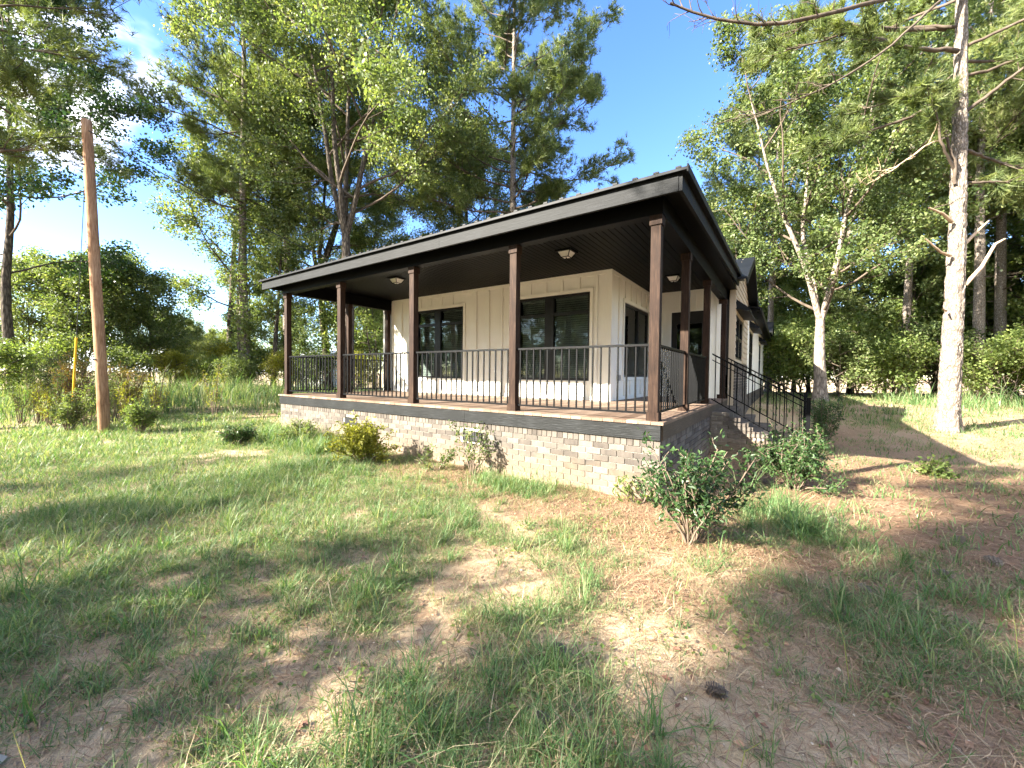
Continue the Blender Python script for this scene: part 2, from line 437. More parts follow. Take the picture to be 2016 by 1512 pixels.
def leaves_mesh(name, c, size, rng, mat, up=0.7, aspect=0.55, tint=None, out=None, fold=False, droop=0.0):
    """c (N,3) leaf centres, one folded diamond each"""
    N = len(c)
    nrm = rng.normal(0, 1, (N, 3)); nrm = norm(nrm); nrm[:, 2] += up
    if out is not None:
        nrm += out
    nrm = norm(nrm)
    tan = norm(np.cross(nrm, rng.normal(0, 1, (N, 3))))
    tan[:, 2] -= droop; tan = norm(tan)
    bi = norm(np.cross(nrm, tan)); nrm = np.cross(tan, bi)
    s = size * rng.uniform(0.65, 1.3, (N, 1))
    base = c - tan * s * 0.5; tip = c + tan * s * 0.5
    mid = c + tan * s * rng.uniform(-0.1, 0.08, (N, 1))
    if tint is None:
        tint = np.clip(rng.normal(0.5, 0.22, N), 0, 1)
    if not fold:
        lf = mid + bi * s * aspect * 0.5; rt = mid - bi * s * aspect * 0.5
        v = np.stack([base, rt, tip, lf], 1).reshape(-1, 3)
        return np_mesh(name, v, np.full(N, 4), np.arange(4 * N), mat, tint)
    lf = mid + bi * s * aspect * 0.5 + nrm * s * 0.10; rt = mid - bi * s * aspect * 0.5 + nrm * s * 0.10
    v = np.stack([base, rt, tip, lf], 1).reshape(-1, 3)
    i = np.arange(N) * 4
    lp = np.stack([i, i + 1, i + 2, i, i + 2, i + 3], 1).ravel()
    return np_mesh(name, v, np.full(2 * N, 3), lp, mat, np.repeat(tint, 2))

def needles_mesh(name, pos, dirs, rng, mat, per=22, length=0.22, width=0.022, cone=0.9, tint=None):
    T = len(pos); N = T * per
    p = np.repeat(pos, per, 0); d = np.repeat(dirs, per, 0)
    nd_ = norm(d + rng.normal(0, cone * 0.6, (N, 3)))
    p = p - d * rng.uniform(0, 0.14, (N, 1))
    side = norm(np.cross(nd_, rng.normal(0, 1, (N, 3))))
    ln = length * rng.uniform(0.7, 1.2, (N, 1))
    tip = p + nd_ * ln; tip[:, 2] -= ln[:, 0] * 0.12
    v = np.stack([p - side * width * 0.5, p + side * width * 0.5, tip], 1).reshape(-1, 3)
    if tint is None:
        tint = np.clip(np.repeat(rng.normal(0.5, 0.2, T), per) + rng.normal(0, 0.12, N), 0, 1)
    return np_mesh(name, v, np.full(N, 3), np.arange(3 * N), mat, tint)

# ------------------------------------------------------------------ terrain
def axis(lo, hi, step, far):
    a = list(np.arange(lo, hi + 1e-6, step))
    s = step
    while a[-1] < far:
        s *= 1.16; a.append(a[-1] + s)
    s = step
    while a[0] > -far:
        s *= 1.16; a.insert(0, a[0] - s)
    return np.array(a)
def straw_amt(x, y):
    """share of the ground under pine straw: the bed along the wall, the corner and the shaded right side"""
    x = np.asarray(x, float); y = np.asarray(y, float)
    n = fbm(x * 0.7, y * 0.7, 41, 4) - 0.5
    bed = sstep(-1.55, -0.85, y + 0.9 * n) * sstep(-7.2, -5.2, x + n) * sstep(9, 3, y)
    right = sstep(0.3, 1.3, x + 2.2 * n - 0.12 * (y + 2)) * sstep(-2.8, -.6, y + 2.6 * n) * 0.85
    patch = sstep(0.60, 0.72, fbm(x * 0.45 + 5, y * 0.45, 77, 3)) * 0.7
    right = right * (1 - .45 * sstep(1.8, 3.5, x))
    lump = np.exp(-(((x - 0.45) / 0.55) ** 2 + ((y + 1.9) / 0.35) ** 2))
    return np.clip(np.maximum(np.maximum(bed, right), np.maximum(patch, lump)), 0, 1)
def grass_amt(x, y):
    x = np.asarray(x, float); y = np.asarray(y, float)
    n1 = fbm(x * 0.62 + 3.1, y * 0.62, 11, 4); n2 = fbm(x * 2.1, y * 2.1, 23, 3)
    n = 0.50 * n1 + 0.50 * n2
    bias = 0.085 * sstep(-0.5, -4.0, x) + 0.05 * sstep(-3.0, -4.2, y) - 0.045 * np.exp(-(((x + 0.4) / 1.6) ** 2 + ((y + 2.3) / 0.8) ** 2))
    g = sstep(0.41, 0.55, n + bias)
    s = straw_amt(x, y)
    return np.clip(g * (1 - 0.62 * s), 0, 1)

gx = axis(-10.0, 4.0, 0.07, 700); gy = axis(-5.6, 2.0, 0.07, 700)
GX, GY = np.meshgrid(gx, gy, indexing='ij')
GZ = height(GX, GY)
nx, ny = GX.shape
gi = np.arange(nx * ny).reshape(nx, ny)
q = np.stack([gi[:-1, :-1], gi[1:, :-1], gi[1:, 1:], gi[:-1, 1:]], -1).reshape(-1, 4)
gme = np_mesh('ground', np.stack([GX, GY, GZ], -1).reshape(-1, 3), np.full(len(q), 4), q.ravel(), None, None, True)
for nm, fn in (('grassy', grass_amt), ('strawy', straw_amt)):
    a = gme.attributes.new(nm, 'FLOAT', 'POINT')
    a.data.foreach_set('value', fn(GX, GY).ravel().astype(np.float32))
def ground_mat():
    m, nt, p = new_mat('sandy lawn soil')
    n1 = noise(nt, 0.8, 4, 0.6); n2 = noise(nt, 9, 5, 0.7); n3 = noise(nt, 130, 3, 0.8)
    f = fmath(nt, 'ADD', fmath(nt, 'MULTIPLY', n1, 0.33), fmath(nt, 'ADD', fmath(nt, 'MULTIPLY', n2, 0.33), fmath(nt, 'MULTIPLY', n3, 0.34)))
    sand = ramp(nt, f, ((0.32, (0.30, 0.21, 0.125)), (0.5, (0.46, 0.345, 0.22)), (0.66, (0.60, 0.485, 0.335))))
    grs = ramp(nt, f, ((0.35, (0.13, 0.115, 0.055)), (0.55, (0.24, 0.20, 0.105)), (0.7, (0.36, 0.285, 0.165))))
    sn = noise(nt, 22, 6, 0.75, mapscale=(1, 3.5, 1))
    stw = ramp(nt, sn, ((0.3, (0.095, 0.055, 0.036)), (0.5, (0.215, 0.13, 0.08)), (0.72, (0.37, 0.255, 0.16))))
    ag = nd(nt, 'ShaderNodeAttribute', attribute_name='grassy').outputs['Fac']
    ast = nd(nt, 'ShaderNodeAttribute', attribute_name='strawy').outputs['Fac']
    c = mixc(nt, fmath(nt, 'MULTIPLY', ag, 0.72), sand, grs)
    sf = fmath(nt, 'MULTIPLY', ast, fmath(nt, 'ADD', n2, 0.4), True)
    c = mixc(nt, sf, c, stw)
    nt.links.new(c, p.inputs['Base Color'])
    p.inputs['Roughness'].default_value = 0.95; p.inputs['Specular IOR Level'].default_value = 0.1
    bump(nt, p, fmath(nt, 'ADD', n2, n3), 0.8, 0.02)
    return m
gme.materials.append(ground_mat())
tag(link('ground', gme), 'sandy ground of the yard, patchy with pine straw', None, None, 'structure')

# ------------------------------------------------------------------ house
DZ = 0.93
XL, YW, XB, XA, YB, ZC = -8.82, 3.13, -1.79, -8.99, 6.10, 2.70
house = empty('house', (0, 0, 0), 0, 'low dark-roofed house with cream board siding, brick base and covered porch', 'house')
H0 = (0, 0, DZ)
rng = np.random.default_rng(5)
random.seed(5)
CAMP = np.array([1.149, -4.722, 1.46 - DZ])

def part(mb, name, mat, parent=None, label=None):
    """a part of the house: deck-level coordinates, hung under the house or one of its parts"""
    if parent is None:
        o = link(name, mb.mesh(name, mat), house, H0)
    else:
        o = link(name, mb.mesh(name, mat), parent)
    if label:
        o['label'] = label
    return o

# foundation walls in brick
fw_mb = MB()
fw_mb.box(XL + 0.012, -0.012, 0.012, 0.14, -1.25, -0.222)
fw_mb.box(-0.14, -0.012, 0.14, 6.6, -1.25, -0.222)
fw_mb.box(XL + 0.012, XL + 0.14, 0.14, 3.2, -1.25, -0.222)
foundation = part(fw_mb, 'foundation_wall', M['mortar'])
bricks = []      # centre, size, owner
CH, BL, MJ, ROW = 0.079, 0.205, 0.010, 0.085
def add_wall(fixed, a0, a1, ztop, ncourse, ax, holes=(), lim=None, owner='foundation'):
    """bricks in a wall plane: ax 'x' runs along x on the face y=fixed, 'y' runs along y on the face x=fixed"""
    n = int(round((a1 - a0) / CH))
    w = (a1 - a0) / n
    dep = 0.06
    def put(c, ln, zc, h):
        jt = rng.normal(0, 0.0014)
        if ax == 'x':
            bricks.append(((c, fixed + dep / 2 + jt, zc), (ln, dep, h), owner))
        else:
            bricks.append(((fixed - dep / 2 + jt, c, zc), (dep, ln, h), owner))
    if lim is None:
        for i in range(n):
            put(a0 + (i + 0.5) * w, w - MJ, ztop - ROW / 2 - 0.002, ROW - MJ * 0.6)
    z = ztop - (ROW if lim is None else 0)
    for k in range(ncourse):
        zc = z - (k + 0.5) * CH
        a = a0 - (BL / 2 if k % 2 else 0.0)
        while a < a1 - 0.02:
            s = max(a, a0); e = min(a + BL, a1)
            a += BL
            if e - s < 0.05:
                continue
            c = (s + e) / 2
            if lim is not None and zc + CH / 2 > lim(s + 0.02):
                # cut the brick at the step
                if zc + CH / 2 > lim(s + 0.0):
                    continue
            if any(h0 - 0.02 < c < h1 + 0.02 and z0 - 0.03 < zc < z1 + 0.03 for h0, h1, z0, z1 in holes):
                continue
            put(c, e - s - MJ, zc, CH - MJ)
VENTS = ((-6.18, -5.78), (-3.01, -2.63))
add_wall(0.0, XL, 0.0, -0.222, 11, 'x', [(a, b, -0.52, -0.36) for a, b in VENTS])
add_wall(0.0, 0.07, 3.80, -0.222, 11, 'y')
# stairs
stairs_mb = MB()
TR, RI, Y0S, Y1S = 0.31, 0.18, 3.80, 6.12
def steptop(x):
    return -0.16 - RI * min(3, max(0, math.floor(x / TR)))
for k in range(4):
    x1 = TR * (k + 1)
    stairs_mb.box(0.0 if k == 0 else TR * k + 0.001 * k, x1 - 0.012, Y0S + 0.012, Y1S, -1.3, -0.16 - RI * k - 0.065)
stairs = part(stairs_mb, 'stairs', M['mortar'])
add_wall(Y0S, 0.0, 4 * TR, -0.16, 14, 'x', (), lambda x: steptop(x) - 0.05, 'stairs')
for k in range(4):
    t_mb = MB()
    n = 29; w = (Y1S - Y0S) / n; zt = -0.16 - RI * k
    for i in range(n):
        j = rng.normal(0, 0.002)
        t_mb.box(TR * k - 0.005, TR * (k + 1) + 0.018, Y0S - 0.008 + i * w, Y0S - 0.008 + (i + 1) * w - 0.009, zt - 0.062 + j, zt + j, rng.random())
    t_mb.box(TR * k, TR * (k + 1) + 0.004, Y0S, Y1S, zt - 0.064, zt - 0.008, 0.9)
    for i in range(n):
        j = rng.normal(0, 0.002)
        t_mb.box(TR * (k + 1) - 0.05, TR * (k + 1) + 0.003 + j, Y0S + 0.002 + i * w, Y0S + 0.002 + (i + 1) * w - 0.009, zt - RI, zt - 0.07, rng.random())
    part(t_mb, 'stair_tread', M['brick'], stairs)
# the bricks that show largest are objects of their own, the rest is one mass
cx = np.array([b[0] for b in bricks])
dist = np.linalg.norm(cx - CAMP, axis=1)
area = np.array([b[1][2] * max(b[1][0] * abs(CAMP[1] - b[0][1]), b[1][1] * abs(CAMP[0] - b[0][0])) for b in bricks]) / dist ** 3
area[cx[:, 2] < -1.0] = 0
order = np.argsort(-area)
mesh_cache = {}
rest = MB()
for rank, bi in enumerate(order):
    (bx, by, bz), (sx, sy, sz), own = bricks[bi]
    if rank < 300:
        key = (round(sx, 2), round(sy, 2), round(sz, 3))
        if key not in mesh_cache:
            mesh_cache[key] = MB().box(-sx / 2, sx / 2, -sy / 2, sy / 2, -sz / 2, sz / 2).mesh('brick', M['brick'])
        o = link('brick', mesh_cache[key], foundation if own == 'foundation' else stairs, (bx, by, bz))
        o.rotation_euler = (0, rng.normal(0, 0.004), rng.normal(0, 0.004))
    else:
        rest.box(bx - sx / 2, bx + sx / 2, by - sy / 2, by + sy / 2, bz - sz / 2, bz + sz / 2, float(rng.random()))
tag(part(rest, 'brickwork', M['brick'], foundation), None, None, None, 'stuff')
for a, b in VENTS:
    v = MB(); v.box(a, b, 0.012, 0.05, -0.515, -0.365)
    for zz in (-0.515, -0.375):
        v.box(a, b, -0.006, 0.012, zz, zz + 0.012)
    v.box(a, a + 0.012, -0.006, 0.012, -0.503, -0.375); v.box(b - 0.012, b, -0.006, 0.012, -0.503, -0.375)
    vo = part(v, 'foundation_vent', M['frame'], foundation)
    n = 11
    for i in range(n):
        x = a + 0.03 + i * (b - a - 0.06) / (n - 1)
        part(MB().box(x - 0.006, x + 0.006, -0.003, 0.011, -0.503, -0.376), 'vent_bar', M['ventbar'], foundation)

# rim boards
part(MB().box(XL - 0.01, -2.97, -0.022, 0.018, -0.218, -0.038), 'rim_board', M['rim'])
part(MB().box(-2.965, 0.0, -0.022, 0.018, -0.218, -0.038), 'rim_board', M['rim'])
part(MB().box(-0.02, 0.022, 0.02, 6.5, -0.218, -0.038), 'rim_board', M['rim_brown'], None, 'weathered brown rim board along the stair side')
part(MB().box(XL - 0.012, XL + 0.02, 0.02, 3.1, -0.218, -0.038), 'rim_board', M['rim'])
# deck boards (one by one, running front to back)
deck = part(MB().box(XL + 0.05, -0.05, 0.06, YW + 0.2, -0.20, -0.045).box(XB - 0.02, -0.05, YW + 0.2, 6.6, -0.20, -0.045), 'deck_frame', M['rim_brown'])
x = 0.034
dm = {}
while x > XL - 0.03:
    x0 = max(x - 0.140, XL - 0.035)
    y1 = 6.55 if x0 > XB - 0.1 else YW - 0.001
    k = (round(x - x0, 3), y1)
    if k not in dm:
        m_ = MB(); m_.box(-k[0] / 2, k[0] / 2, -0.036, y1, -0.036, 0.0); dm[k] = m_.mesh('deck_board', M['deck'])
    o = link('deck_board', dm[k], deck, ((x + x0) / 2, rng.normal(0, 0.003), rng.normal(0, 0.0008)))
    x -= 0.145

# posts with base and cap blocks
PW, BW = 0.112, 0.142
def post(xc, yc, ztop=2.40, mat='post', pw=PW):
    o = part(MB().box(xc - pw / 2, xc + pw / 2, yc - pw / 2, yc + pw / 2, 0.0, ztop), 'post', M[mat])
    h = pw / 2 + 0.015
    part(MB().box(xc - h, xc + h, yc - h, yc + h, 0.001, 0.10), 'post_base', M[mat], o)
    part(MB().box(xc - h, xc + h, yc - h, yc + h, ztop - 0.11, ztop - 0.001), 'post_cap', M[mat], o)
    return o
PX = [-0.04 - BW / 2, -2.05 - BW / 2, -4.21 - BW / 2, -6.42 - BW / 2, -8.64 - BW / 2 + 0.02]
PY = 0.04 + BW / 2
for xc in PX:
    post(xc, PY)
RX = PX[0]
RYS = [1.745 + BW / 2, 3.80 + BW / 2 - 0.02]
for yc in RYS:
    post(RX, yc)
post(RX + 0.02, 6.16, 2.40, 'post', 0.15)
LX = PX[-1]
LYS = [1.66 + BW / 2, 3.02]
for yc in LYS:
    post(LX, yc)
# beams over the posts
bm_ = MB(); bm_.box(XL + 0.02, -0.03, PY - 0.075, PY + 0.075, 2.401, 2.699)
beam = part(bm_, 'porch_beam', M['ceiling'])
part(MB().box(RX - 0.075, RX + 0.075, PY + 0.0755, 6.5, 2.401, 2.698), 'porch_beam', M['ceiling'])
part(MB().box(LX - 0.075, LX + 0.075, PY + 0.0755, YW + 0.05, 2.401, 2.698), 'porch_beam', M['ceiling'])

# railings
def railing(p0, p1, spacing=0.111):
    p0 = np.array(p0, float); p1 = np.array(p1, float)
    along_x = abs(p1[0] - p0[0]) > abs(p1[1] - p0[1])
    m_ = MB()
    def bar(z, h, w):
        if along_x:
            m_.box(min(p0[0], p1[0]), max(p0[0], p1[0]), p0[1] - w / 2, p0[1] + w / 2, z - h / 2, z + h / 2)
        else:
            m_.box(p0[0] - w / 2, p0[0] + w / 2, min(p0[1], p1[1]), max(p0[1], p1[1]), z - h / 2, z + h / 2)
    bar(0.90, 0.028, 0.036)
    r = part(m_, 'railing', M['metal'])
    m_ = MB(); bar(0.085, 0.025, 0.028); part(m_, 'bottom_rail', M['metal'], r)
    Ln = np.linalg.norm(p1 - p0); n = int(Ln / spacing)
    if 'baluster' not in mesh_cache:
        mesh_cache['baluster'] = MB().box(-0.009, 0.009, -0.009, 0.009, 0.098, 0.886).mesh('baluster', M['metal'])
    for i in range(n):
        c = p0 + (p1 - p0) * (i + 0.5 + 0.0) / n
        link('baluster', mesh_cache['baluster'], r, (c[0], c[1], 0))
hp = PW / 2
for a, b in zip(PX[1:], PX[:-1]):
    railing((a + hp, PY), (b - hp, PY))
railing((RX, PY + hp), (RX, RYS[0] - hp)); railing((RX, RYS[0] + hp), (RX, RYS[1] - hp))
railing((LX, PY + hp), (LX, LYS[0] - hp)); railing((LX, LYS[0] + hp), (LX, LYS[1] - hp))
def stair_rail(y, x0, zt0, x1, zt1):
    sl = (zt1 - zt0) / (x1 - x0)
    r = None
    for off, h, w in ((0.0, 0.032, 0.036), (-0.12, 0.018, 0.02), (-0.88, 0.026, 0.028)):
        m_ = MB()
        a, b = zt0 + off, zt1 + off
        m_.hexa(((x0, y - w / 2, a - h), (x1, y - w / 2, b - h), (x1, y + w / 2, b - h), (x0, y + w / 2, a - h),
                 (x0, y - w / 2, a), (x1, y - w / 2, b), (x1, y + w / 2, b), (x0, y + w / 2, a)))
        o_ = part(m_, 'stair_railing' if r is None else 'lower_rail', M['metal'], r)
        r = r or o_
    n = int((x1 - x0) / 0.115)
    for i in range(n):
        xx = x0 + (i + 0.5) * (x1 - x0) / n
        z = zt0 + sl * (xx - x0)
        part(MB().box(xx - 0.008, xx + 0.008, y - 0.008, y + 0.008, z - 0.885, z - 0.018), 'baluster', M['metal'], r)
    part(MB().box(x1, x1 + 0.065, y - 0.033, y + 0.033, -1.15, zt1 + 0.06), 'newel_post', M['metal'], r)
stair_rail(3.87, 0.0, 0.985, 1.49, 0.12)
stair_rail(6.02, 0.06, 0.985, 1.53, 0.14)

# ceiling boards
ceil = part(MB().box(XL - 0.02, 0.15, -0.17, YW + 0.1, ZC + 0.018, ZC + 0.05).box(XB - 0.1, 0.15, YW + 0.1, 6.4, ZC + 0.018, ZC + 0.05), 'porch_ceiling', M['ceiling'])
x = 0.0
cmesh = {}
while x > XL + 0.1:
    y1 = 6.38 if x > XB - 0.0 else YW - 0.002
    if y1 not in cmesh:
        m_ = MB()
        w = 0.1
        m_.hexa(((-w / 2 + 0.006, PY + 0.08, 0), (w / 2 - 0.006, PY + 0.08, 0), (w / 2 - 0.006, y1, 0), (-w / 2 + 0.006, y1, 0),
                 (-w / 2 + 0.0005, PY + 0.08, 0.016), (w / 2 - 0.0005, PY + 0.08, 0.016), (w / 2 - 0.0005, y1, 0.016), (-w / 2 + 0.0005, y1, 0.016)))
        cmesh[y1] = m_.mesh('ceiling_board', M['ceiling'])
    if LX + 0.1 < x < RX - 0.1:
        link('ceiling_board', cmesh[y1], ceil, (x, 0, ZC))
    x -= 0.1
part(MB().box(XL - 0.05, 0.17, -0.168, PY - 0.076, ZC - 0.05, ZC - 0.03), 'soffit', M['ceiling'])
part(MB().box(RX + 0.076, 0.17, PY - 0.07, 6.4, ZC - 0.05, ZC - 0.03), 'soffit', M['ceiling'])
# fascia boards; the roof climbs gently towards the back
SL = 0.036
def yz(y):
    return SL * (y + 0.2)
fsc = part(MB().box(-9.27, -3.35, -0.21, -0.17, 2.505, 2.685), 'fascia_board', M['fascia'])
part(MB().box(-3.345, 0.182, -0.212, -0.17, 2.505, 2.685), 'fascia_board', M['fascia'])
def sloped_x(x0, x1, y0, y1, za, zb, mb=None):
    mb = mb or MB()
    mb.hexa(((x0, y0, za + yz(y0)), (x1, y0, za + yz(y0)), (x1, y1, za + yz(y1)), (x0, y1, za + yz(y1)),
             (x0, y0, zb + yz(y0)), (x1, y0, zb + yz(y0)), (x1, y1, zb + yz(y1)), (x0, y1, zb + yz(y1))))
    return mb
part(sloped_x(0.184, 0.222, -0.205, 6.35, 2.505, 2.69), 'fascia_board', M['fascia_y'])
part(sloped_x(-8.93, -8.89, -0.165, 3.2, 2.48, 2.68), 'fascia_board', M['fascia_y'])
rm = sloped_x(-9.33, 0.275, -0.262, 6.8, 2.692, 2.722)
roof = part(rm, 'porch_roof', M['roof'])
ribm = sloped_x(-0.028, 0.028, -0.266, 6.8, 2.7225, 2.742).mesh('roof_rib', M['roof'])
x = -9.2
while x < 0.25:
    link('roof_rib', ribm, roof, (x, 0, 0))
    x += 0.229
part(sloped_x(0.2755, 0.29, -0.27, 6.8, 2.665, 2.745), 'drip_edge', M['roof'])

# porch ceiling lights
def ceiling_light(x, y):
    b = MB(); b.box(-0.15, 0.15, -0.15, 0.15, -0.025, 0)
    z0, z1, a, c = -0.03, -0.115, 0.118, 0.068
    for sx, sy in ((1, 1), (1, -1), (-1, 1), (-1, -1)):
        b.tube([(sx * a, sy * a, z0), (sx * c, sy * c, z1)], 0.008, 5)
    for s in (1, -1):
        b.tube([(-c, s * c, z1), (c, s * c, z1)], 0.007, 5); b.tube([(s * c, -c, z1), (s * c, c, z1)], 0.007, 5)
    b.tube([(0, 0, z1), (0, 0, z1 - 0.03)], 0.012, 6)
    o = link('ceiling_light', b.mesh('ceiling_light', M['metal']), house, (x, y, ZC + DZ))
    g = MB(); e = 0.006
    g.hexa(((-c + e, -c + e, z1 + .004), (c - e, -c + e, z1 + .004), (c - e, c - e, z1 + .004), (-c + e, c - e, z1 + .004),
            (-a + e, -a + e, z0 + .003), (a - e, -a + e, z0 + .003), (a - e, a - e, z0 + .003), (-a + e, a - e, z0 + .003)))
    link('glass_shade', g.mesh('glass_shade', M['lampglass']), o)
for lx, ly in ((-6.19, 1.3), (-2.03, 1.57), (-0.86, 4.38)):
    ceiling_light(lx, ly)

# front wall, board and batten, with two paired windows
WINS = ((-7.55, -5.77, -6.84, -6.62), (-4.07, -2.24, -3.345, -3.12))
WZ0, WZ1 = 0.41, 2.30
def wall_x(y, x0, x1, z0, z1, holes, th=0.12):
    """wall facing -y with rectangular openings (a,b,c,d)"""
    m_ = MB()
    xs = sorted(set([x0, x1] + [h for w in holes for h in w[:2]]))
    for a, b in zip(xs[:-1], xs[1:]):
        hs = [w for w in holes if w[0] <= a + 1e-6 and w[1] >= b - 1e-6]
        if not hs:
            m_.box(a, b, y, y + th, z0, z1)
        else:
            w = hs[0]
            if w[2] > z0: m_.box(a, b, y, y + th, z0, w[2])
            if w[3] < z1: m_.box(a, b, y, y + th, w[3], z1)
    return m_
fwall = part(wall_x(YW, XA, XB, -0.04, ZC, [(w[0], w[1], WZ0, WZ1) for w in WINS]), 'front_wall', M['siding'])
def bat(parent, x0, x1, z0, z1, y=YW, t=0.030):
    part(MB().box(x0, x1, y - t, y - 0.0005, z0, z1), 'batten', M['siding'], parent)
part(MB().box(XA - 0.02, XB + 0.02, YW - 0.024, YW - 0.0005, 2.625, ZC - 0.001), 'frieze_board', M['siding'], fwall)
part(MB().box(XB - 0.085, XB + 0.022, YW - 0.0245, YW - 0.0005, -0.03, 2.624), 'corner_board', M['siding'], fwall)
part(MB().box(XA - 0.022, XA + 0.085, YW - 0.0245, YW - 0.0005, -0.03, 2.624), 'corner_board', M['siding'], fwall)
part(MB().box(XA + 0.0855, XB - 0.0855, YW - 0.021, YW - 0.0005, 0.001, 0.08), 'skirt_board', M['siding'], fwall)
for w in WINS:
    for a, b, c, d in ((w[0] - 0.065, w[0], WZ0 - 0.07, WZ1 + 0.075), (w[1], w[1] + 0.065, WZ0 - 0.07, WZ1 + 0.075)):
        part(MB().box(a, b, YW - 0.027, YW - 0.0005, c, d), 'window_casing', M['siding'], fwall)
    for c, d in ((WZ1, WZ1 + 0.075), (WZ0 - 0.07, WZ0)):
        part(MB().box(w[0] + 0.0005, w[1] - 0.0005, YW - 0.027, YW - 0.0005, c, d), 'window_casing', M['siding'], fwall)
xx = XA + 0.40
while xx < XB - 0.15:
    inw = [w for w in WINS if w[0] - 0.09 < xx < w[1] + 0.09]
    if inw:
        if inw[0][0] < xx < inw[0][1]:
            bat(fwall, xx - 0.026, xx + 0.026, WZ1 + 0.0755, 2.6245)
            bat(fwall, xx - 0.026, xx + 0.026, 0.0805, WZ0 - 0.0705)
    else:
        bat(fwall, xx - 0.026, xx + 0.026, 0.0805, 2.6245)
    xx += 0.406

def window_x(y, x0, x1, z0, z1, mull=None, bar=None, blinds=True, depth=1.4, f=0.055, blindtop=None):
    m_ = MB()
    ya, yb = y + 0.012, y + 0.075
    m_.box(x0, x0 + f, ya, yb, z0, z1); m_.box(x1 - f, x1, ya, yb, z0, z1)
    m_.box(x0 + f, x1 - f, ya, yb, z1 - f, z1); m_.box(x0 + f, x1 - f, ya, yb, z0, z0 + f)
    cells = [(x0 + f, x1 - f)]
    if mull:
        m_.box(mull[0], mull[1], ya - 0.004, yb, z0 + f, z1 - f)
        cells = [(x0 + f, mull[0]), (mull[1], x1 - f)]
    o = part(m_, 'window', M['frame'])
    for a, b in cells:
        if bar:
            part(MB().box(a, b, ya + 0.008, yb - 0.004, bar - 0.035, bar + 0.035), 'sash_bar', M['frame'], o)
            part(MB().box(a, b, y + 0.05, y + 0.056, bar + 0.035, z1 - f), 'pane', M['glass'], o)
            part(MB().box(a, b, y + 0.038, y + 0.044, z0 + f, bar - 0.035), 'pane', M['glass'], o)
        else:
            part(MB().box(a, b, y + 0.045, y + 0.051, z0 + f, z1 - f), 'pane', M['glass'], o)
        if blinds:
            s = MB(); z = z0 + f + 0.01
            while z < z1 - f - 0.03:
                s.hexa(((a + .01, y + .112, z - .014), (b - .01, y + .112, z - .014), (b - .01, y + .115, z - .015), (a + .01, y + .115, z - .015),
                        (a + .01, y + .132, z + .026), (b - .01, y + .132, z + .026), (b - .01, y + .135, z + .025), (a + .01, y + .135, z + .025)))
                z += 0.048
            s.box(a + .005, b - .005, y + .10, y + .165, z1 - f - 0.05, z1 - f)
            part(s, 'window_blind', M['blind'], o)
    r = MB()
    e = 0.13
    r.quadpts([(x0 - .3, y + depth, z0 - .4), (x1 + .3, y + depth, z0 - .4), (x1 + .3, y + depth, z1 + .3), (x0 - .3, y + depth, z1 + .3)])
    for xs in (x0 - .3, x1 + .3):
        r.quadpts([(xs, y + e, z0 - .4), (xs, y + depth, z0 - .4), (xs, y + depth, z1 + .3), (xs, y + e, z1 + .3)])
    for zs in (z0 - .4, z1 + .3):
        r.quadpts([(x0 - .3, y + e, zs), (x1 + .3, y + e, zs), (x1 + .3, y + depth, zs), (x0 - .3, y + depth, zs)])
    part(r, 'added_dark_backing', M['inside'], o)  # dark box added behind the window against light leaks
    return o
for w in WINS:
    window_x(YW, w[0], w[1], WZ0, WZ1, (w[2], w[3]), 1.88)

# side wall of the recess (faces +x) and its window
def mirror_swap(mb, y0, x_at):
    """turn a wall built facing -y at y=0 (running along x) into one facing +x at x=x_at (running along y)"""
    mb.v = [(x_at - vy, y0 + vx, vz) for vx, vy, vz in mb.v]
    return mb
SWL = YB - YW
SH = (0.80, 2.75, 0.50, 2.16)
swall = part(mirror_swap(wall_x(0, 0.121, SWL - 0.001, -0.04, ZC, [SH]), YW, XB), 'recess_wall', M['siding'])
def swb(a, b, z0, z1, t, nm):
    part(mirror_swap(MB().box(a, b, -t, -0.0005, z0, z1), YW, XB), nm, M['siding'], swall)
swb(0.0, SWL - 0.03, 2.625, ZC - 0.001, 0.024, 'frieze_board')
swb(0.0, 0.09, -0.03, 2.624, 0.0245, 'corner_board')
swb(0.0905, SWL - 0.03, 0.001, 0.08, 0.021, 'skirt_board')
for a, b, c, d in ((SH[0] - .065, SH[0], SH[2] - .07, SH[3] + .075), (SH[1], SH[1] + .065, SH[2] - .07, SH[3] + .075), (SH[0], SH[1], SH[3], SH[3] + .075), (SH[0], SH[1], SH[2] - .07, SH[2])):
    swb(a + 0.0004, b - 0.0004, c, d, 0.027, 'window_casing')
xx = 0.46
while xx < SWL - 0.1:
    if SH[0] - .09 < xx < SH[1] + .09:
        if SH[0] < xx < SH[1]:
            swb(xx - .026, xx + .026, SH[3] + .0755, 2.6245, 0.030, 'batten'); swb(xx - .021, xx + .021, .0805, SH[2] - .0705, 0.030, 'batten')
    else:
        swb(xx - .021, xx + .021, .0805, 2.6245, 0.030, 'batten')
    xx += 0.406
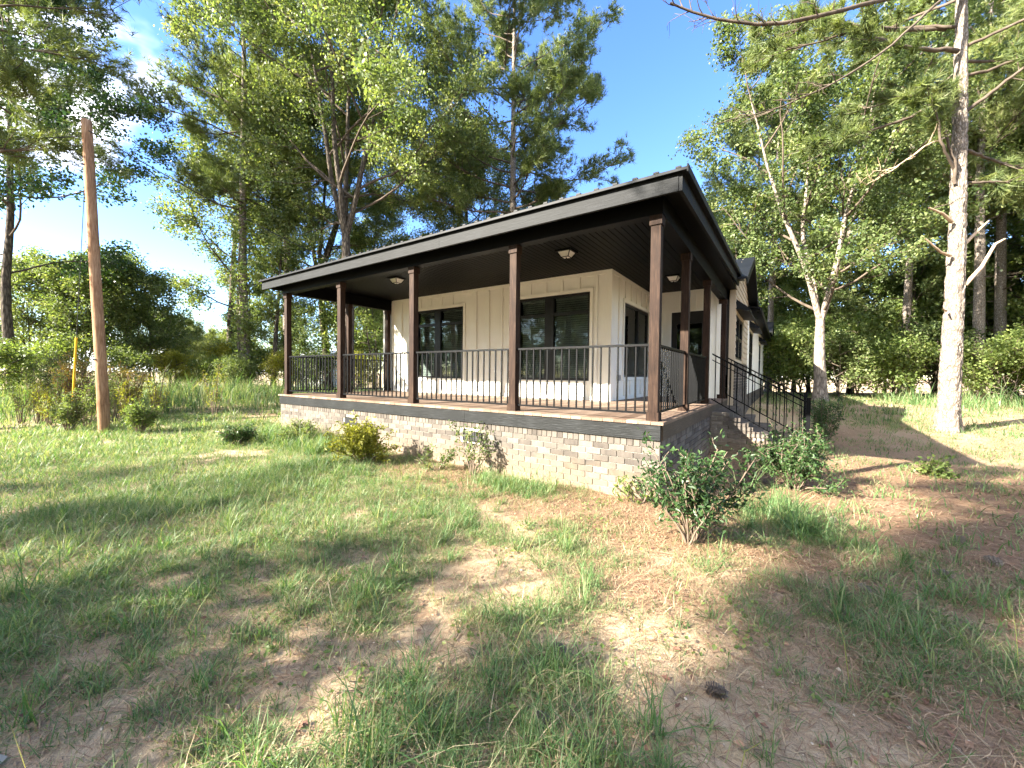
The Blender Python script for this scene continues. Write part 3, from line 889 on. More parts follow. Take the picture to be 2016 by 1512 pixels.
def window_y(xf, y0, y1, z0, z1, bar=None, mull=None, depth=1.2, f=0.055, face=1):
    """window in a wall facing +x"""
    m_ = MB(); xa, xb = xf - 0.075, xf - 0.012
    m_.box(xa, xb, y0, y0 + f, z0, z1); m_.box(xa, xb, y1 - f, y1, z0, z1)
    m_.box(xa, xb, y0 + f, y1 - f, z1 - f, z1); m_.box(xa, xb, y0 + f, y1 - f, z0, z0 + f)
    if mull:
        m_.box(xa, xb + 0.004, mull - .04, mull + .04, z0 + f, z1 - f)
    o = part(m_, 'window', M['frame'])
    if bar:
        part(MB().box(xa + .004, xb - .008, y0 + f, y1 - f, bar - .035, bar + .035), 'sash_bar', M['frame'], o)
    part(MB().box(xf - .051, xf - .045, y0 + f, y1 - f, z0 + f, z1 - f), 'pane', M['glass'], o)
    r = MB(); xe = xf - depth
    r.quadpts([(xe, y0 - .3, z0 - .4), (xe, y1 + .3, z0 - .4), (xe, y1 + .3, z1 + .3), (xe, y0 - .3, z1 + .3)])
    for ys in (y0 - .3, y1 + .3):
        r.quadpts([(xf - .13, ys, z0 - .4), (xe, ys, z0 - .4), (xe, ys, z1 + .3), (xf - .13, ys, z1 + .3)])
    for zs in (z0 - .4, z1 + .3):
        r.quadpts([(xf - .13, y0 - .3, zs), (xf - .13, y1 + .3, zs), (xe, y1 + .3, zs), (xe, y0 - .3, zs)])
    part(r, 'added_dark_backing', M['inside'], o)  # same added dark box, for windows facing sideways
    return o
window_y(XB, YW + SH[0], YW + SH[1], SH[2], SH[3], None, YW + 1.9)
# outlet box on the recess wall by the corner
part(MB().box(XB + 0.001, XB + 0.05, YW + 0.40, YW + 0.52, 0.42, 0.54).box(XB + 0.05, XB + 0.062, YW + 0.42, YW + 0.50, 0.44, 0.52), 'outlet_box', M['grey'])

# entrance wall behind the recess, with the glazed door
DR = (-1.27, -0.42, 0.0, 2.17)
ewall = part(wall_x(YB, XB + 0.001, -0.13, -0.04, ZC, [DR]), 'entrance_wall', M['siding'])
def ewb(a, b, z0, z1, t, nm):
    part(MB().box(a, b, YB - t, YB - 0.0005, z0, z1), nm, M['siding'], ewall)
ewb(XB + 0.03, -0.13, 2.625, ZC - .001, .024, 'frieze_board')
for a, b, c, d in ((DR[0] - .075, DR[0], 0.001, DR[3] + .08), (DR[1], DR[1] + .075, 0.001, DR[3] + .08), (DR[0] + .0005, DR[1] - .0005, DR[3], DR[3] + .08)):
    ewb(a, b, c, d, .027, 'door_casing')
for xx in (-1.55,):
    ewb(xx - .021, xx + .021, .001, 2.6245, .030, 'batten')
for xx in (-1.1, -0.7):
    ewb(xx - .021, xx + .021, DR[3] + .0805, 2.6245, .030, 'batten')
ewb(-0.22, -0.125, 0.001, 2.6245, .0245, 'corner_board')
dmb = MB(); ya, yb = YB + .02, YB + .065
dmb.box(DR[0], DR[0] + .13, ya, yb, .01, DR[3]); dmb.box(DR[1] - .13, DR[1], ya, yb, .01, DR[3])
dmb.box(DR[0] + .13, DR[1] - .13, ya, yb, DR[3] - .30, DR[3]); dmb.box(DR[0] + .13, DR[1] - .13, ya, yb, .01, .25)
door = part(dmb, 'front_door', M['frame'])
part(MB().box(DR[0] + .13, DR[1] - .13, YB + .04, YB + .046, .25, DR[3] - .30), 'pane', M['glass'], door)
part(MB().tube([(DR[1] - .07, YB + .02, 1.0), (DR[1] - .07, YB - .04, 1.0), (DR[1] - .16, YB - .04, 1.0)], .012, 6), 'handle', M['metal'], door)
rl = MB(); rl.box(XB + .15, -.2, YB + 1.2, YB + 1.22, -.1, 2.6); part(rl, 'added_dark_backing', M['inside'], door)  # dark slab added behind the door glass

# long right flank beyond the stairs: gabled end bay in lap siding, then the pale wing with windows
XF = 0.15
FW1 = (6.55, 8.55, 0.98, 2.10)
def wall_y(xf, y0, y1, z0, z1, holes, th=0.12):
    m_ = wall_x(0, y0, y1, z0, z1, holes, th)
    m_.v = [(xf - vy, vx, vz) for vx, vy, vz in m_.v]
    return m_
bay = part(wall_y(XF, 6.30, 10.30, -1.1, 2.72, [FW1]), 'bay_wall', M['lap'])
# lap boards, stopping at the window
z = 0.93
while z < 4.0:
    lo, hi = 6.32, 10.28
    if z > 2.70:
        k = (z - 2.70) / 1.05
        lo, hi = 6.0 + (8.3 - 6.0) * k, 10.6 - (10.6 - 8.3) * k
        if hi - lo < 0.3:
            break
    segs = [(lo, hi)] if not (FW1[2] - 0.12 < z < FW1[3]) else [(lo, FW1[0] - .05), (FW1[1] + .05, hi)]
    for a, b in segs:
        m_ = MB(); h = 0.165
        m_.hexa(((XF - .0, a, z), (XF + .022, a, z), (XF + .022, b, z), (XF - .0, b, z), (XF - .002, a, z + h), (XF + .004, a, z + h), (XF + .004, b, z + h), (XF - .002, b, z + h)))
        part(m_, 'lap_board', M['lap'], bay)
    z += 0.16
g = MB(); g.hexa(((XF - .1, 6.0, 2.721), (XF - .002, 6.0, 2.721), (XF - .002, 10.6, 2.721), (XF - .1, 10.6, 2.721), (XF - .1, 8.29, 3.74), (XF - .002, 8.29, 3.74), (XF - .002, 8.31, 3.74), (XF - .1, 8.31, 3.74)))
part(g, 'gable', M['lap'], bay)
# wainscot of brick on the bay
wains = MB(); zz = 0.90; k = 0
while zz > -1.1:
    yy = 6.32 - (BL / 2 if k % 2 else 0)
    while yy < 10.28:
        a, b = max(yy, 6.32), min(yy + BL - MJ, 10.28)
        if b - a > .04:
            wains.box(XF + .001, XF + .03, a, b, zz - CH + MJ, zz, rng.random())
        yy += BL
    zz -= CH; k += 1
tag(part(wains, 'brickwork', M['brick'], bay), None, None, None, 'stuff')
window_y(XF, *FW1, 1.55, 7.55)
part(MB().hexa(((XF, 6.4, 2.2), (XF + .30, 6.4, 2.14), (XF + .30, 8.75, 2.14), (XF, 8.75, 2.2), (XF, 6.4, 2.44), (XF + .30, 6.4, 2.19), (XF + .30, 8.75, 2.19), (XF, 8.75, 2.44))), 'window_awning', M['roof'], bay)
# gable roof over the bay
def gable_roof(y0, ym, y1, zb, zt, x0, x1, th=0.05, nm='gable_roof'):
    m_ = MB()
    for a, za, b, zb2 in ((y0, zb, ym, zt), (ym + .0005, zt, y1, zb)):
        m_.hexa(((x0, a, za), (x1, a, za), (x1, b, zb2), (x0, b, zb2), (x0, a, za + th), (x1, a, za + th), (x1, b, zb2 + th), (x0, b, zb2 + th)))
    o = part(m_, nm, M['roof'])
    for a, za, b, zb2 in ((y0, zb, ym, zt), (ym + .0005, zt, y1, zb)):
        m2 = MB()
        m2.hexa(((x1 + .001, a, za - .14), (x1 + .03, a, za - .14), (x1 + .03, b, zb2 - .14), (x1 + .001, b, zb2 - .14),
                 (x1 + .001, a, za + th + .004), (x1 + .03, a, za + th + .004), (x1 + .03, b, zb2 + th + .004), (x1 + .001, b, zb2 + th + .004)))
        part(m2, 'rake_board', M['fascia_y'], o)
    return o
gable_roof(5.85, 8.3, 10.75, 2.79, 3.84, -4.0, 0.40)
# wing
W2 = (11.3, 13.2, 0.55, 2.15); W3 = (17.6, 19.6, 0.55, 2.15)
wing = part(wall_y(XF, 10.31, 24.0, -1.1, 2.72, [W2, W3]), 'wing_wall', M['siding'])
for W_ in (W2, W3):
    window_y(XF, *W_, 1.4, (W_[0] + W_[1]) / 2)
    part(MB().hexa(((XF, W_[0] - .2, 2.24), (XF + .30, W_[0] - .2, 2.18), (XF + .30, W_[1] + .2, 2.18), (XF, W_[1] + .2, 2.24), (XF, W_[0] - .2, 2.48), (XF + .30, W_[0] - .2, 2.23), (XF + .30, W_[1] + .2, 2.23), (XF, W_[1] + .2, 2.48))), 'window_awning', M['roof'], wing)
yy = 10.75
while yy < 23.9:
    if not any(a - .1 < yy < b + .1 for a, b, _, _ in (W2, W3)):
        part(MB().box(XF + .0005, XF + .02, yy - .021, yy + .021, -.02, 2.70), 'batten', M['siding'], wing)
    yy += .61
wsk = MB(); zz = -0.05; k = 0
while zz > -1.1:
    yy = 10.32 - (BL / 2 if k % 2 else 0)
    while yy < 23.98:
        a, b = max(yy, 10.32), min(yy + BL - MJ, 23.98)
        if b - a > .04:
            wsk.box(XF + .001, XF + .03, a, b, zz - CH + MJ, zz, rng.random())
        yy += BL
    zz -= CH; k += 1
tag(part(wsk, 'brickwork', M['brick'], wing), None, None, None, 'stuff')
part(MB().hexa(((-4, 10.4, 3.6), (.50, 10.4, 2.74), (.50, 24.4, 2.74), (-4, 24.4, 3.6), (-4, 10.4, 3.66), (.50, 10.4, 2.80), (.50, 24.4, 2.80), (-4, 24.4, 3.66))), 'wing_roof', M['roof'])
part(MB().box(.501, .53, 10.76, 24.4, 2.62, 2.81), 'fascia_board', M['fascia_y'])
part(MB().box(XF + .021, .50, 10.4, 24.3, 2.69, 2.735), 'soffit', M['ceiling'])
gable_roof(19.8, 21.6, 23.4, 2.85, 3.55, -3.0, 0.62)
part(MB().box(-8.9, XF - .121, 23.8, 24.0, -1.1, 2.72), 'rear_wall', M['siding'])
part(MB().box(XA, XA + .12, YW + .121, 23.8, -1.1, 2.72), 'far_wall', M['siding'])
part(MB().hexa(((XA - .4, YW + .3, 2.84), (-4.0, YW + .3, 3.70), (-4.0, 24.4, 3.70), (XA - .4, 24.4, 2.84), (XA - .4, YW + .3, 2.90), (-4.0, YW + .3, 3.76), (-4.0, 24.4, 3.76), (XA - .4, 24.4, 2.90))), 'main_roof', M['roof'])

# ------------------------------------------------------------------ trees
def rot_to(d, ang, az):
    d = d / (np.linalg.norm(d) + 1e-9)
    ref = np.array([0, 0, 1.0]) if abs(d[2]) < 0.9 else np.array([1.0, 0, 0])
    a = np.cross(d, ref); a /= np.linalg.norm(a); b = np.cross(d, a)
    return math.cos(ang) * d + math.sin(ang) * (math.cos(az) * a + math.sin(az) * b)
def path(rng, p, d, Ln, n, wob, up):
    pts = [p]
    for i in range(n):
        d = d + rng.normal(0, wob, 3) + np.array([0, 0, up])
        d = d / np.linalg.norm(d)
        p = p + d * (Ln / n)
        pts.append(p)
    return np.array(pts)
def at_t(pts, t):
    f = t * (len(pts) - 1); i = min(int(f), len(pts) - 2); u = f - i
    return pts[i] * (1 - u) + pts[i + 1] * u, pts[i + 1] - pts[i]

def trunk_mesh(trunk, br, bark):
    """trunk and limbs as one mesh, limbs in branch bark"""
    me = tubes_mesh('trunk', trunk + br, bark)
    me.materials.append(M['branch'])
    nt_ = sum((len(p) - 1) * n for p, r, n in trunk)
    idx = np.ones(len(me.polygons), np.int32); idx[:nt_] = 0
    me.polygons.foreach_set('material_index', idx)
    return me

def hardwood(seed, H, base, Rc, r0, leaves, lsize, leaders=1, fork=0.4, limbs=13, mat='leaf', bark='bark_grey', n1=7, n2=6, lift=0.55, low=False, gap=0.0):
    """returns (trunk mesh, limb mesh, crown mesh)"""
    rng = np.random.default_rng(seed)
    trunk = []; br = []; tips = []
    zf = H * fork if leaders > 1 else H * 0.97
    tp = path(rng, np.array([0, 0, -0.3]), np.array([0, 0, 1.0]), zf + 0.3, 14, 0.025, 0.06)
    rr = np.linspace(r0, r0 * (0.62 if leaders > 1 else 0.10), len(tp))
    fl = np.exp(-np.maximum(tp[:, 2], 0) / 0.35) * 0.45
    trunk.append((tp, rr * (1 + fl), 12))
    stems = []
    if leaders > 1:
        for k in range(leaders):
            az = 2 * math.pi * k / leaders + rng.normal(0, 0.3)
            d = rot_to(np.array([0, 0, 1.0]), rng.uniform(0.16, 0.42), az)
            sp = path(rng, tp[-1] - np.array([0, 0, 0.15]), d, (H - zf) * rng.uniform(0.82, 1.05), 12, 0.05, 0.05)
            trunk.append((sp, np.linspace(r0 * 0.48, r0 * 0.06, len(sp)), 8))
            stems.append(sp)
    else:
        stems.append(tp)
    for si, sp in enumerate(stems):
        nl = limbs if leaders == 1 else max(5, int(limbs * 1.35 / leaders))
        for k in range(nl):
            zt = base + (H - base) * ((k + rng.random()) / nl) ** 0.9
            zs = sp[:, 2]
            if zt < zs[0]: continue
            t = np.interp(zt, zs, np.linspace(0, 1, len(sp)))
            p, d = at_t(sp, t)
            u = (zt - base) / (H - base)
            prof = (math.sin(math.pi * min(0.97, 0.22 + 0.72 * u)) ** 0.7) * (1.0 if not low else 1.15 - 0.3 * u)
            Ln = Rc * prof * rng.uniform(0.72, 1.18)
            az = k * 2.4 + si * 1.3 + rng.normal(0, 0.35)
            dd = rot_to(np.array([0, 0, 1.0]), (1.25 - lift * u) + rng.normal(0, 0.12), az)
            lp = path(rng, p, dd, Ln, 8, 0.11, 0.055)
            lr = max(0.02, r0 * 0.26 * (1 - 0.6 * u))
            br.append((lp, np.linspace(lr, lr * 0.18, len(lp)), 6))
            for j in range(n1):
                t1 = 0.22 + 0.78 * (j + rng.random()) / n1
                p1, d1 = at_t(lp, t1)
                L1 = Ln * 0.46 * (1.15 - 0.62 * t1) * rng.uniform(0.7, 1.25)
                d2 = rot_to(d1, rng.uniform(0.5, 1.05), rng.uniform(0, 6.28)); d2[2] *= 0.75
                bp = path(rng, p1, d2, L1, 5, 0.15, 0.04)
                br.append((bp, np.linspace(lr * 0.34, lr * 0.09, len(bp)), 4))
                for m in range(n2):
                    t2 = 0.2 + 0.8 * (m + rng.random()) / n2
                    p2, d3 = at_t(bp, t2)
                    if rng.random() < gap: continue
                    tw = path(rng, p2, rot_to(d3, rng.uniform(0.4, 1.0), rng.uniform(0, 6.28)), rng.uniform(0.35, 0.75) * (0.5 + Rc / 9), 3, 0.2, -0.03)
                    if rng.random() < 0.35:
                        br.append((tw, np.linspace(0.012, 0.005, len(tw)), 3))
                    tips.append(tw)
    T = np.array(tips)
    per = max(1, int(leaves / len(T)))
    N = len(T) * per
    tt = rng.uniform(0.15, 1.0, N) * 2.999
    i0 = tt.astype(int); u = (tt - i0)[:, None]
    ti = np.repeat(np.arange(len(T)), per)
    c = T[ti, i0] * (1 - u) + T[ti, np.minimum(i0 + 1, 3)] * u
    c = c + rng.normal(0, 0.13 + 0.012 * Rc, (N, 3)) * np.array([1, 1, 0.75])
    tint = np.clip(np.repeat(rng.normal(0.48, 0.2, len(T)), per) + rng.normal(0, 0.14, N), 0, 1)
    crown = leaves_mesh('crown', c, lsize, rng, M[mat], 0.5, 0.66, tint)
    return trunk_mesh(trunk, br, M[bark]), None, crown

def pine(seed, H, base, Rc, r0, limbs, n1, tufts, per=20, nl=0.24, nw=0.026, bark='bark_pine', dead=5, cone=1.0, lean=0.0, sides=12):
    rng = np.random.default_rng(seed)
    tp = path(rng, np.array([0, 0, -0.3]), np.array([lean, 0, 1.0]), H + 0.3, 22, 0.010, 0.02)
    rr = r0 * (1 - 0.88 * (np.linspace(0, 1, len(tp)) ** 1.15))
    fl = np.exp(-np.maximum(tp[:, 2], 0) / 0.4) * 0.35
    trunk = [(tp, rr * (1 + fl), sides)]
    br = []; P = []; D = []
    for k in range(limbs):
        u = (k + rng.random()) / limbs
        z = base + (H * 0.985 - base) * u
        t = np.interp(z, tp[:, 2], np.linspace(0, 1, len(tp)))
        p, _ = at_t(tp, t)
        Ln = Rc * (0.50 + 0.50 * math.sin(math.pi * (0.12 + 0.76 * u))) * (1 - 0.55 * u ** 2.5) * rng.uniform(0.6, 1.15)
        el = -0.05 + 0.85 * u ** 1.2 + rng.normal(0, 0.2)
        az = k * 2.4 + rng.normal(0, 0.4)
        dd = np.array([math.cos(az) * math.cos(el), math.sin(az) * math.cos(el), math.sin(el)])
        lp = path(rng, p, dd, Ln, 9, 0.12, 0.05)
        lr = max(0.02, r0 * 0.24 * (1 - 0.7 * u))
        br.append((lp, np.linspace(lr, lr * 0.2, len(lp)), 6))
        for j in range(n1):
            t1 = 0.30 + 0.70 * (j + rng.random()) / n1
            p1, d1 = at_t(lp, t1)
            d2 = rot_to(d1, rng.uniform(0.35, 0.95), rng.uniform(0, 6.28)); d2[2] = d2[2] * 0.6 + 0.18
            bp = path(rng, p1, d2, Ln * 0.34 * (1.2 - 0.7 * t1) * rng.uniform(0.6, 1.3) + 0.3, 4, 0.16, 0.10)
            br.append((bp, np.linspace(lr * 0.3, 0.006, len(bp)), 4))
            for m in range(tufts):
                p2, d3 = at_t(bp, rng.uniform(0.5, 1.0))
                d3 = d3 / np.linalg.norm(d3) + rng.normal(0, 0.6, 3) + np.array([0, 0, 0.3])
                P.append(p2 + rng.normal(0, 0.15, 3)); D.append(d3 / np.linalg.norm(d3))
    for k in range(dead):
        z = base * rng.uniform(0.45, 1.0)
        t = np.interp(z, tp[:, 2], np.linspace(0, 1, len(tp))); p, _ = at_t(tp, t)
        az = rng.uniform(0, 6.28); dd = np.array([math.cos(az), math.sin(az), 0.1])
        lp = path(rng, p, dd, rng.uniform(0.4, 1.6), 5, 0.12, 0.02)
        br.append((lp, np.linspace(r0 * 0.11, 0.008, len(lp)), 5))
    crown = needles_mesh('crown', np.array(P), np.array(D), rng, M['needle'], per, nl, nw, cone)
    return trunk_mesh(trunk, br, M[bark]), None, crown

def place(proto, loc, rz, s, name, label, cat='tree', group=None, sz=None, leafmat=None):
    x, y = loc[0], loc[1]
    z = hz(x, y) if len(loc) < 3 else loc[2]
    r = empty(name, (x, y, z), rz, label, cat, group)
    r.scale = (s, s, sz or s)
    for nm, me in zip(('trunk', 'limbs', 'crown'), proto):
        if me is None: continue
        o = link(nm, me, r)
        if nm == 'crown' and leafmat:
            o.material_slots[0].link = 'OBJECT'; o.material_slots[0].material = M[leafmat]
    return r

BIG = hardwood(11, 20.5, 5.0, 7.2, 0.30, 135000, 0.128, 4, 0.38, 36, 'leaf', 'bark_dark', 8, 6, 0.62)
MEDA = hardwood(12, 14.0, 3.6, 5.2, 0.26, 78000, 0.128, 4, 0.26, 30, 'leaf', 'bark_grey', 7, 6, 0.6)
MEDB = hardwood(13, 15.0, 3.2, 4.2, 0.20, 44000, 0.13, 1, 0.4, 24, 'leaf', 'bark_dark', 7, 6, 0.5)
DARK = hardwood(14, 17.0, 4.5, 5.2, 0.17, 60000, 0.13, 1, 0.4, 24, 'leaf_dark', 'bark_dark', 7, 6, 0.4)  # backlit darkness of this tree is put into its leaf colour
WOOD = hardwood(19, 14.5, 3.0, 4.6, 0.15, 26000, 0.15, 1, 0.4, 22, 'leaf', 'bark_dark', 6, 6, 0.5, False, 0.2)
SMALL = hardwood(15, 6.6, 0.6, 2.3, 0.09, 17000, 0.115, 3, 0.16, 20, 'leaf', 'bark_dark', 6, 5, 0.4, True)
SLIM = hardwood(16, 12.0, 2.0, 2.0, 0.15, 22000, 0.125, 1, 0.4, 26, 'leaf', 'bark_dark', 5, 5, 0.5)
THIN = hardwood(17, 13.0, 5.0, 4.6, 0.2, 9500, 0.14, 2, 0.35, 18, 'leaf', 'bark_dark', 6, 5, 0.5, False, 0.45)
BUSH = hardwood(18, 2.2, 0.15, 1.3, 0.04, 7000, 0.10, 4, 0.1, 16, 'leaf_bright', 'bark_dark', 5, 4, 0.4, True)
PINA = pine(21, 25.5, 9.5, 6.2, 0.26, 56, 16, 20, 17, 0.30, 0.024)
PINB = pine(22, 26.0, 9.5, 5.0, 0.25, 46, 14, 15, 15, 0.29, 0.023)
PINY = pine(24, 5.2, 0.5, 1.5, 0.06, 34, 7, 7, 12, 0.24, 0.024, 'bark_dark', 0)

place(BIG, (-16.06, 6.5), 0.4, 1.0, 'hardwood_tree', 'broad forked hardwood rising behind the porch roof, its crown filling the sky', 'tree')
place(PINA, (-11.2, 13.45), 1.9, 1.0, 'pine_tree', 'tall pine with bare lower limbs standing behind the middle of the roof', 'tree')
place(PINB, (-23.5, 7.4), 0.8, 1.02, 'pine_tree', 'slim straight pine trunk rising just beyond the roof end', 'tree')
vp = place(PINB, (-23.5, 5.0), 3.6, 1.0, 'pine_tree', 'vine-wrapped pine standing left of the porch end', 'tree')
place(SLIM, (-22.2, 5.95), 0.2, 0.95, 'slender_tree', 'slender dark leafy tree between the vine-wrapped pine and the porch', 'tree')
place(DARK, (-24.5, -2.9), 0.5, 1.05, 'hardwood_tree', 'tall hardwood coloured dark green as if backlit at the far edge, behind the utility pole', 'tree')
for i, (x, y, s, lm, lab) in enumerate((
        (-30.2, -1.9, 0.92, None, 'dark small tree farthest from the house in the thicket behind the pole'),
        (-27.9, -0.4, 0.95, None, 'bushy dark green tree directly behind the utility pole'),
        (-27.6, 1.0, 1.04, None, 'tallest small tree of the thicket, just right of the pole'),
        (-28.0, 2.1, 0.95, None, 'rounded small tree at the end of the thicket beside the young pines'),
        (-29.6, 3.4, 0.66, None, 'lowest small tree of the thicket, sloping down to the young pines'))):
    place(SMALL, (x, y), i * 1.7, s, 'small_tree', lab, 'tree', 'small trees of the thicket behind the pole', None, lm)
rg = np.random.default_rng(77)
for i, (x, y) in enumerate(((-47.8, 10.2), (-48.9, 11.9), (-42.9, 11.1), (-49.8, 14.9), (-45, 9.0), (-52, 12.6), (-46, 13.6), (-55, 13.5), (-44, 7.6))):
    place(PINY, (x, y), i * 1.1, rg.uniform(0.85, 1.25), 'young_pine', 'young pine in the pale green stand left of the vine-wrapped pine', 'tree', 'young pines beyond the thicket')
# trees seen under the porch roof, beyond the left end
place(SMALL, (-21.5, 9.6), 2.0, 1.15, 'small_tree', 'sunlit small tree seen between the two leftmost porch posts', 'tree', None, None, 'leaf_bright')
place(SMALL, (-18.0, 9.4), 4.0, 1.05, 'small_tree', 'sunlit small tree seen past the middle post of the porch end', 'tree', None, None, 'leaf_bright')
place(MEDB, (-24.5, 13.0), 1.0, 0.9, 'hardwood_tree', 'hardwood behind the porch end, its foliage seen under the roof', 'tree')
# right side
place(MEDA, (2.5, 16.8), 2.2, 0.98, 'hardwood_tree', 'many-stemmed hardwood with pale trunk at the edge of the clearing', 'tree')
place(PINA, (0.34, 26.2), 0.3, 0.78, 'pine_tree', 'vine-grown pine just behind the far end of the house', 'tree')
place(PINB, (-0.6, 28.8), 2.0, 0.75, 'pine_tree', 'thinner pine beside the vine-grown one behind the house', 'tree')
for x, y, rz, s, lab in ((8.4, 21.8, 0.4, 0.86, 'dark pine trunk just right of the big pale pine trunk'),
                         (9.6, 23.9, 1.4, 0.9, 'second dark pine trunk right of the big pale pine trunk'),
                         (11.4, 28.6, 2.4, 0.95, 'thin dark pine trunk deep in the woods at the right'),
                         (10.6, 23.4, 3.4, 0.92, 'pine trunk at the right edge of the picture, deep in shade'),
                         (6.3, 23.8, 4.4, 0.8, 'mossy pine trunk in the shade left of the big pale pine')):
    place(PINB, (x, y), rz, s, 'pine_tree', lab, 'tree', 'pines at the edge of the woods')
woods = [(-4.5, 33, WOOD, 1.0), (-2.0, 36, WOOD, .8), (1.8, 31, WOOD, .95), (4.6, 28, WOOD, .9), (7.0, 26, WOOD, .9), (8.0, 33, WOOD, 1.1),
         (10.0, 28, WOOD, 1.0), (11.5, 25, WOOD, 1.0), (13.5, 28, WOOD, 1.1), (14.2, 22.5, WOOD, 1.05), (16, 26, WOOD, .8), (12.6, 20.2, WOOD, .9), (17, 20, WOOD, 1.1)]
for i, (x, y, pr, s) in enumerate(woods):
    place(pr, (x, y), i * 1.37, s, 'woodland_tree', 'leafy hardwood in the sunlit woods beyond the clearing', 'tree', 'hardwoods of the woods beyond the clearing', None, ('leaf_bright', None, 'leaf_bright')[i % 3])  # brighter leaf colour on most trees stands in for blocked sunlight
ug = [(1.2, 23.5, 1.5), (3.6, 22.2, 1.3), (4.6, 24.5, 1.7), (5.6, 22.0, 1.2), (7.2, 22.8, 1.4), (8.9, 20.4, 1.1), (10.2, 21.2, 1.3), (11.6, 19.4, 1.2), (6.6, 25.5, 1.8), (2.4, 26.5, 1.9), (9.5, 26, 2.0), (12.5, 22.5, 1.6), (0.9, 28.6, 2.0)]
for i, (x, y, s) in enumerate(ug):
    place(BUSH, (x, y), i * 2.1, s, 'woodland_shrub', 'leafy shrub in the undergrowth along the edge of the woods', 'shrub', 'shrubs along the edge of the woods', None, ('leaf_bright', 'leaf', 'leaf_bright')[i % 3])  # brighter leaf colour lifts undergrowth that the sun does not reach
lg = [(-26.5, -1.6, 0.9), (-25.4, 0.6, 0.8), (-26.0, 2.6, 0.8), (-24.9, 4.0, 0.7), (-22.6, 4.2, 0.7), (-21.4, 6.2, 0.8), (-24.2, 6.4, 0.9), (-19.6, 6.9, 0.8), (-26.8, 5.4, 1.0), (-20.2, -3.6, 0.8), (-28, 6.5, 1.2), (-17.5, 8.0, 0.8)]
for i, (x, y, s) in enumerate(lg):
    place(BUSH, (x, y), i * 1.9, s, 'thicket_shrub', 'low leafy shrub at the foot of the trees beyond the porch end', 'shrub', 'shrubs along the thicket', None, ('leaf_bright', 'leaf', 'leaf_gold')[i % 3])
# far belt of trees all round the clearing
bel = np.random.default_rng(9)
for i in range(46):
    a = 2 * math.pi * i / 46 + bel.normal(0, 0.03)
    rad = bel.uniform(62, 84)
    x, y = -4 + rad * math.cos(a), 4 + rad * math.sin(a)
    dx, dy = x - 1.15, y + 4.72
    ang = math.degrees(math.atan2(dy, dx))
    if 155 < ang < 172:
        s = 0.42
    else:
        s = bel.uniform(0.8, 1.05)
    place((MEDB, THIN, SLIM)[i % 3], (x, y), i * 0.9, s, 'distant_tree', 'tree in the far belt of woodland round the clearing', 'tree', 'far belt of trees')
for i in range(24):  # unseen woods added behind the camera to block bright horizon in window reflections
    a = R(204 + i * 6.6) ; rad = bel.uniform(46, 56)
    place((MEDB, MEDA)[i % 2], (1 + rad * math.cos(a), -4 + rad * math.sin(a)), i * 0.7, bel.uniform(0.8, 1.0), 'woodland_tree', 'unseen tree added to dim window reflections, of the woods on the near side of the yard', 'tree', 'woods on the near side of the yard')
for i in range(22):  # unseen shrub row added to close the bright gap in window reflections
    a = R(200 + i * 7.4) ; rad = bel.uniform(38, 44)
    place(BUSH, (1 + rad * math.cos(a), -4 + rad * math.sin(a)), i * 0.7, bel.uniform(1.6, 2.4), 'woodland_shrub', 'unseen shrub added to dim window reflections, at the edge of the woods on the near side of the yard', 'shrub', 'shrubs on the near side of the yard', None, 'leaf')
fills = [(-33, -4.5, 1.0), (-34, -1.5, 1.1), (-35, 1.5, 0.95), (-36, 4.2, 0.8), (-30, 7.6, 0.8), (-27.5, 9.6, 0.9), (-31, 10.8, 0.8), (-25.5, 15.5, 1.0), (-22, 13.5, 0.9), (-20, 17.0, 1.1)]
for i, (x, y, s) in enumerate(fills):
    place(SMALL, (x, y), i * 1.3, s, 'small_tree', 'small tree filling the background behind the thicket', 'tree', 'small trees behind the thicket', None, ('leaf', 'leaf_bright', 'leaf')[i % 3])
rfill = [(0.2, 31, 1.3), (2.6, 29, 1.25), (4.8, 28.6, 1.2), (6.2, 27.6, 1.1), (8.2, 27.2, 1.2), (9.0, 30, 1.3), (11, 26.6, 1.15), (12.4, 24.6, 1.1), (14.6, 25, 1.3), (16.4, 22.4, 1.25), (13.6, 30, 1.4), (18.5, 24.5, 1.4), (-3, 31, 1.3)]
for i, (x, y, s) in enumerate(rfill):
    place(SMALL, (x, y), i * 1.3 + 1, s, 'woodland_sapling', 'young tree in the shade of the woods beyond the clearing', 'tree', 'young trees of the woods beyond the clearing', None, ('leaf', 'leaf_bright', 'leaf')[i % 3])
for i in range(14):
    place(BUSH, (-8 + i * 2.1 + bel.normal(0, .5), 36 + bel.uniform(-2, 2)), i * 0.9, bel.uniform(2.0, 2.7), 'woodland_shrub', 'tall shrub closing the far side of the woods', 'shrub', 'shrubs closing the far side of the woods', None, ('leaf', 'leaf_bright')[i % 2])
# trees on the sunny side of the yard, outside the picture, that throw the dappled shade
for x, y, pr, rz, s in ((-22.0, -10.0, PINA, 0.2, 0.62), (-4.4, -12.4, WOOD, 0.5, 0.80), (-16.2, -20.5, THIN, 2.2, 0.78), (-1.5, -24.5, MEDB, 1.1, 0.95), (3.5, -26.0, THIN, 3.0, 1.0),
                        (8.5, -24.0, MEDB, 0.3, 0.9), (-15.0, -28.0, PINB, 1.6, 0.75), (16.0, -18.0, MEDB, 2.1, 0.95), (-5.5, -24.0, PINB, 2.6, 0.8), (22.0, -8.5, MEDA, 2.1, 0.95), (1.5, -21.0, PINA, 2.6, 0.8)):
    place(pr, (x, y), rz, s, 'yard_tree', 'tree on the sunny side of the yard', 'tree', 'trees on the sunny side of the yard')
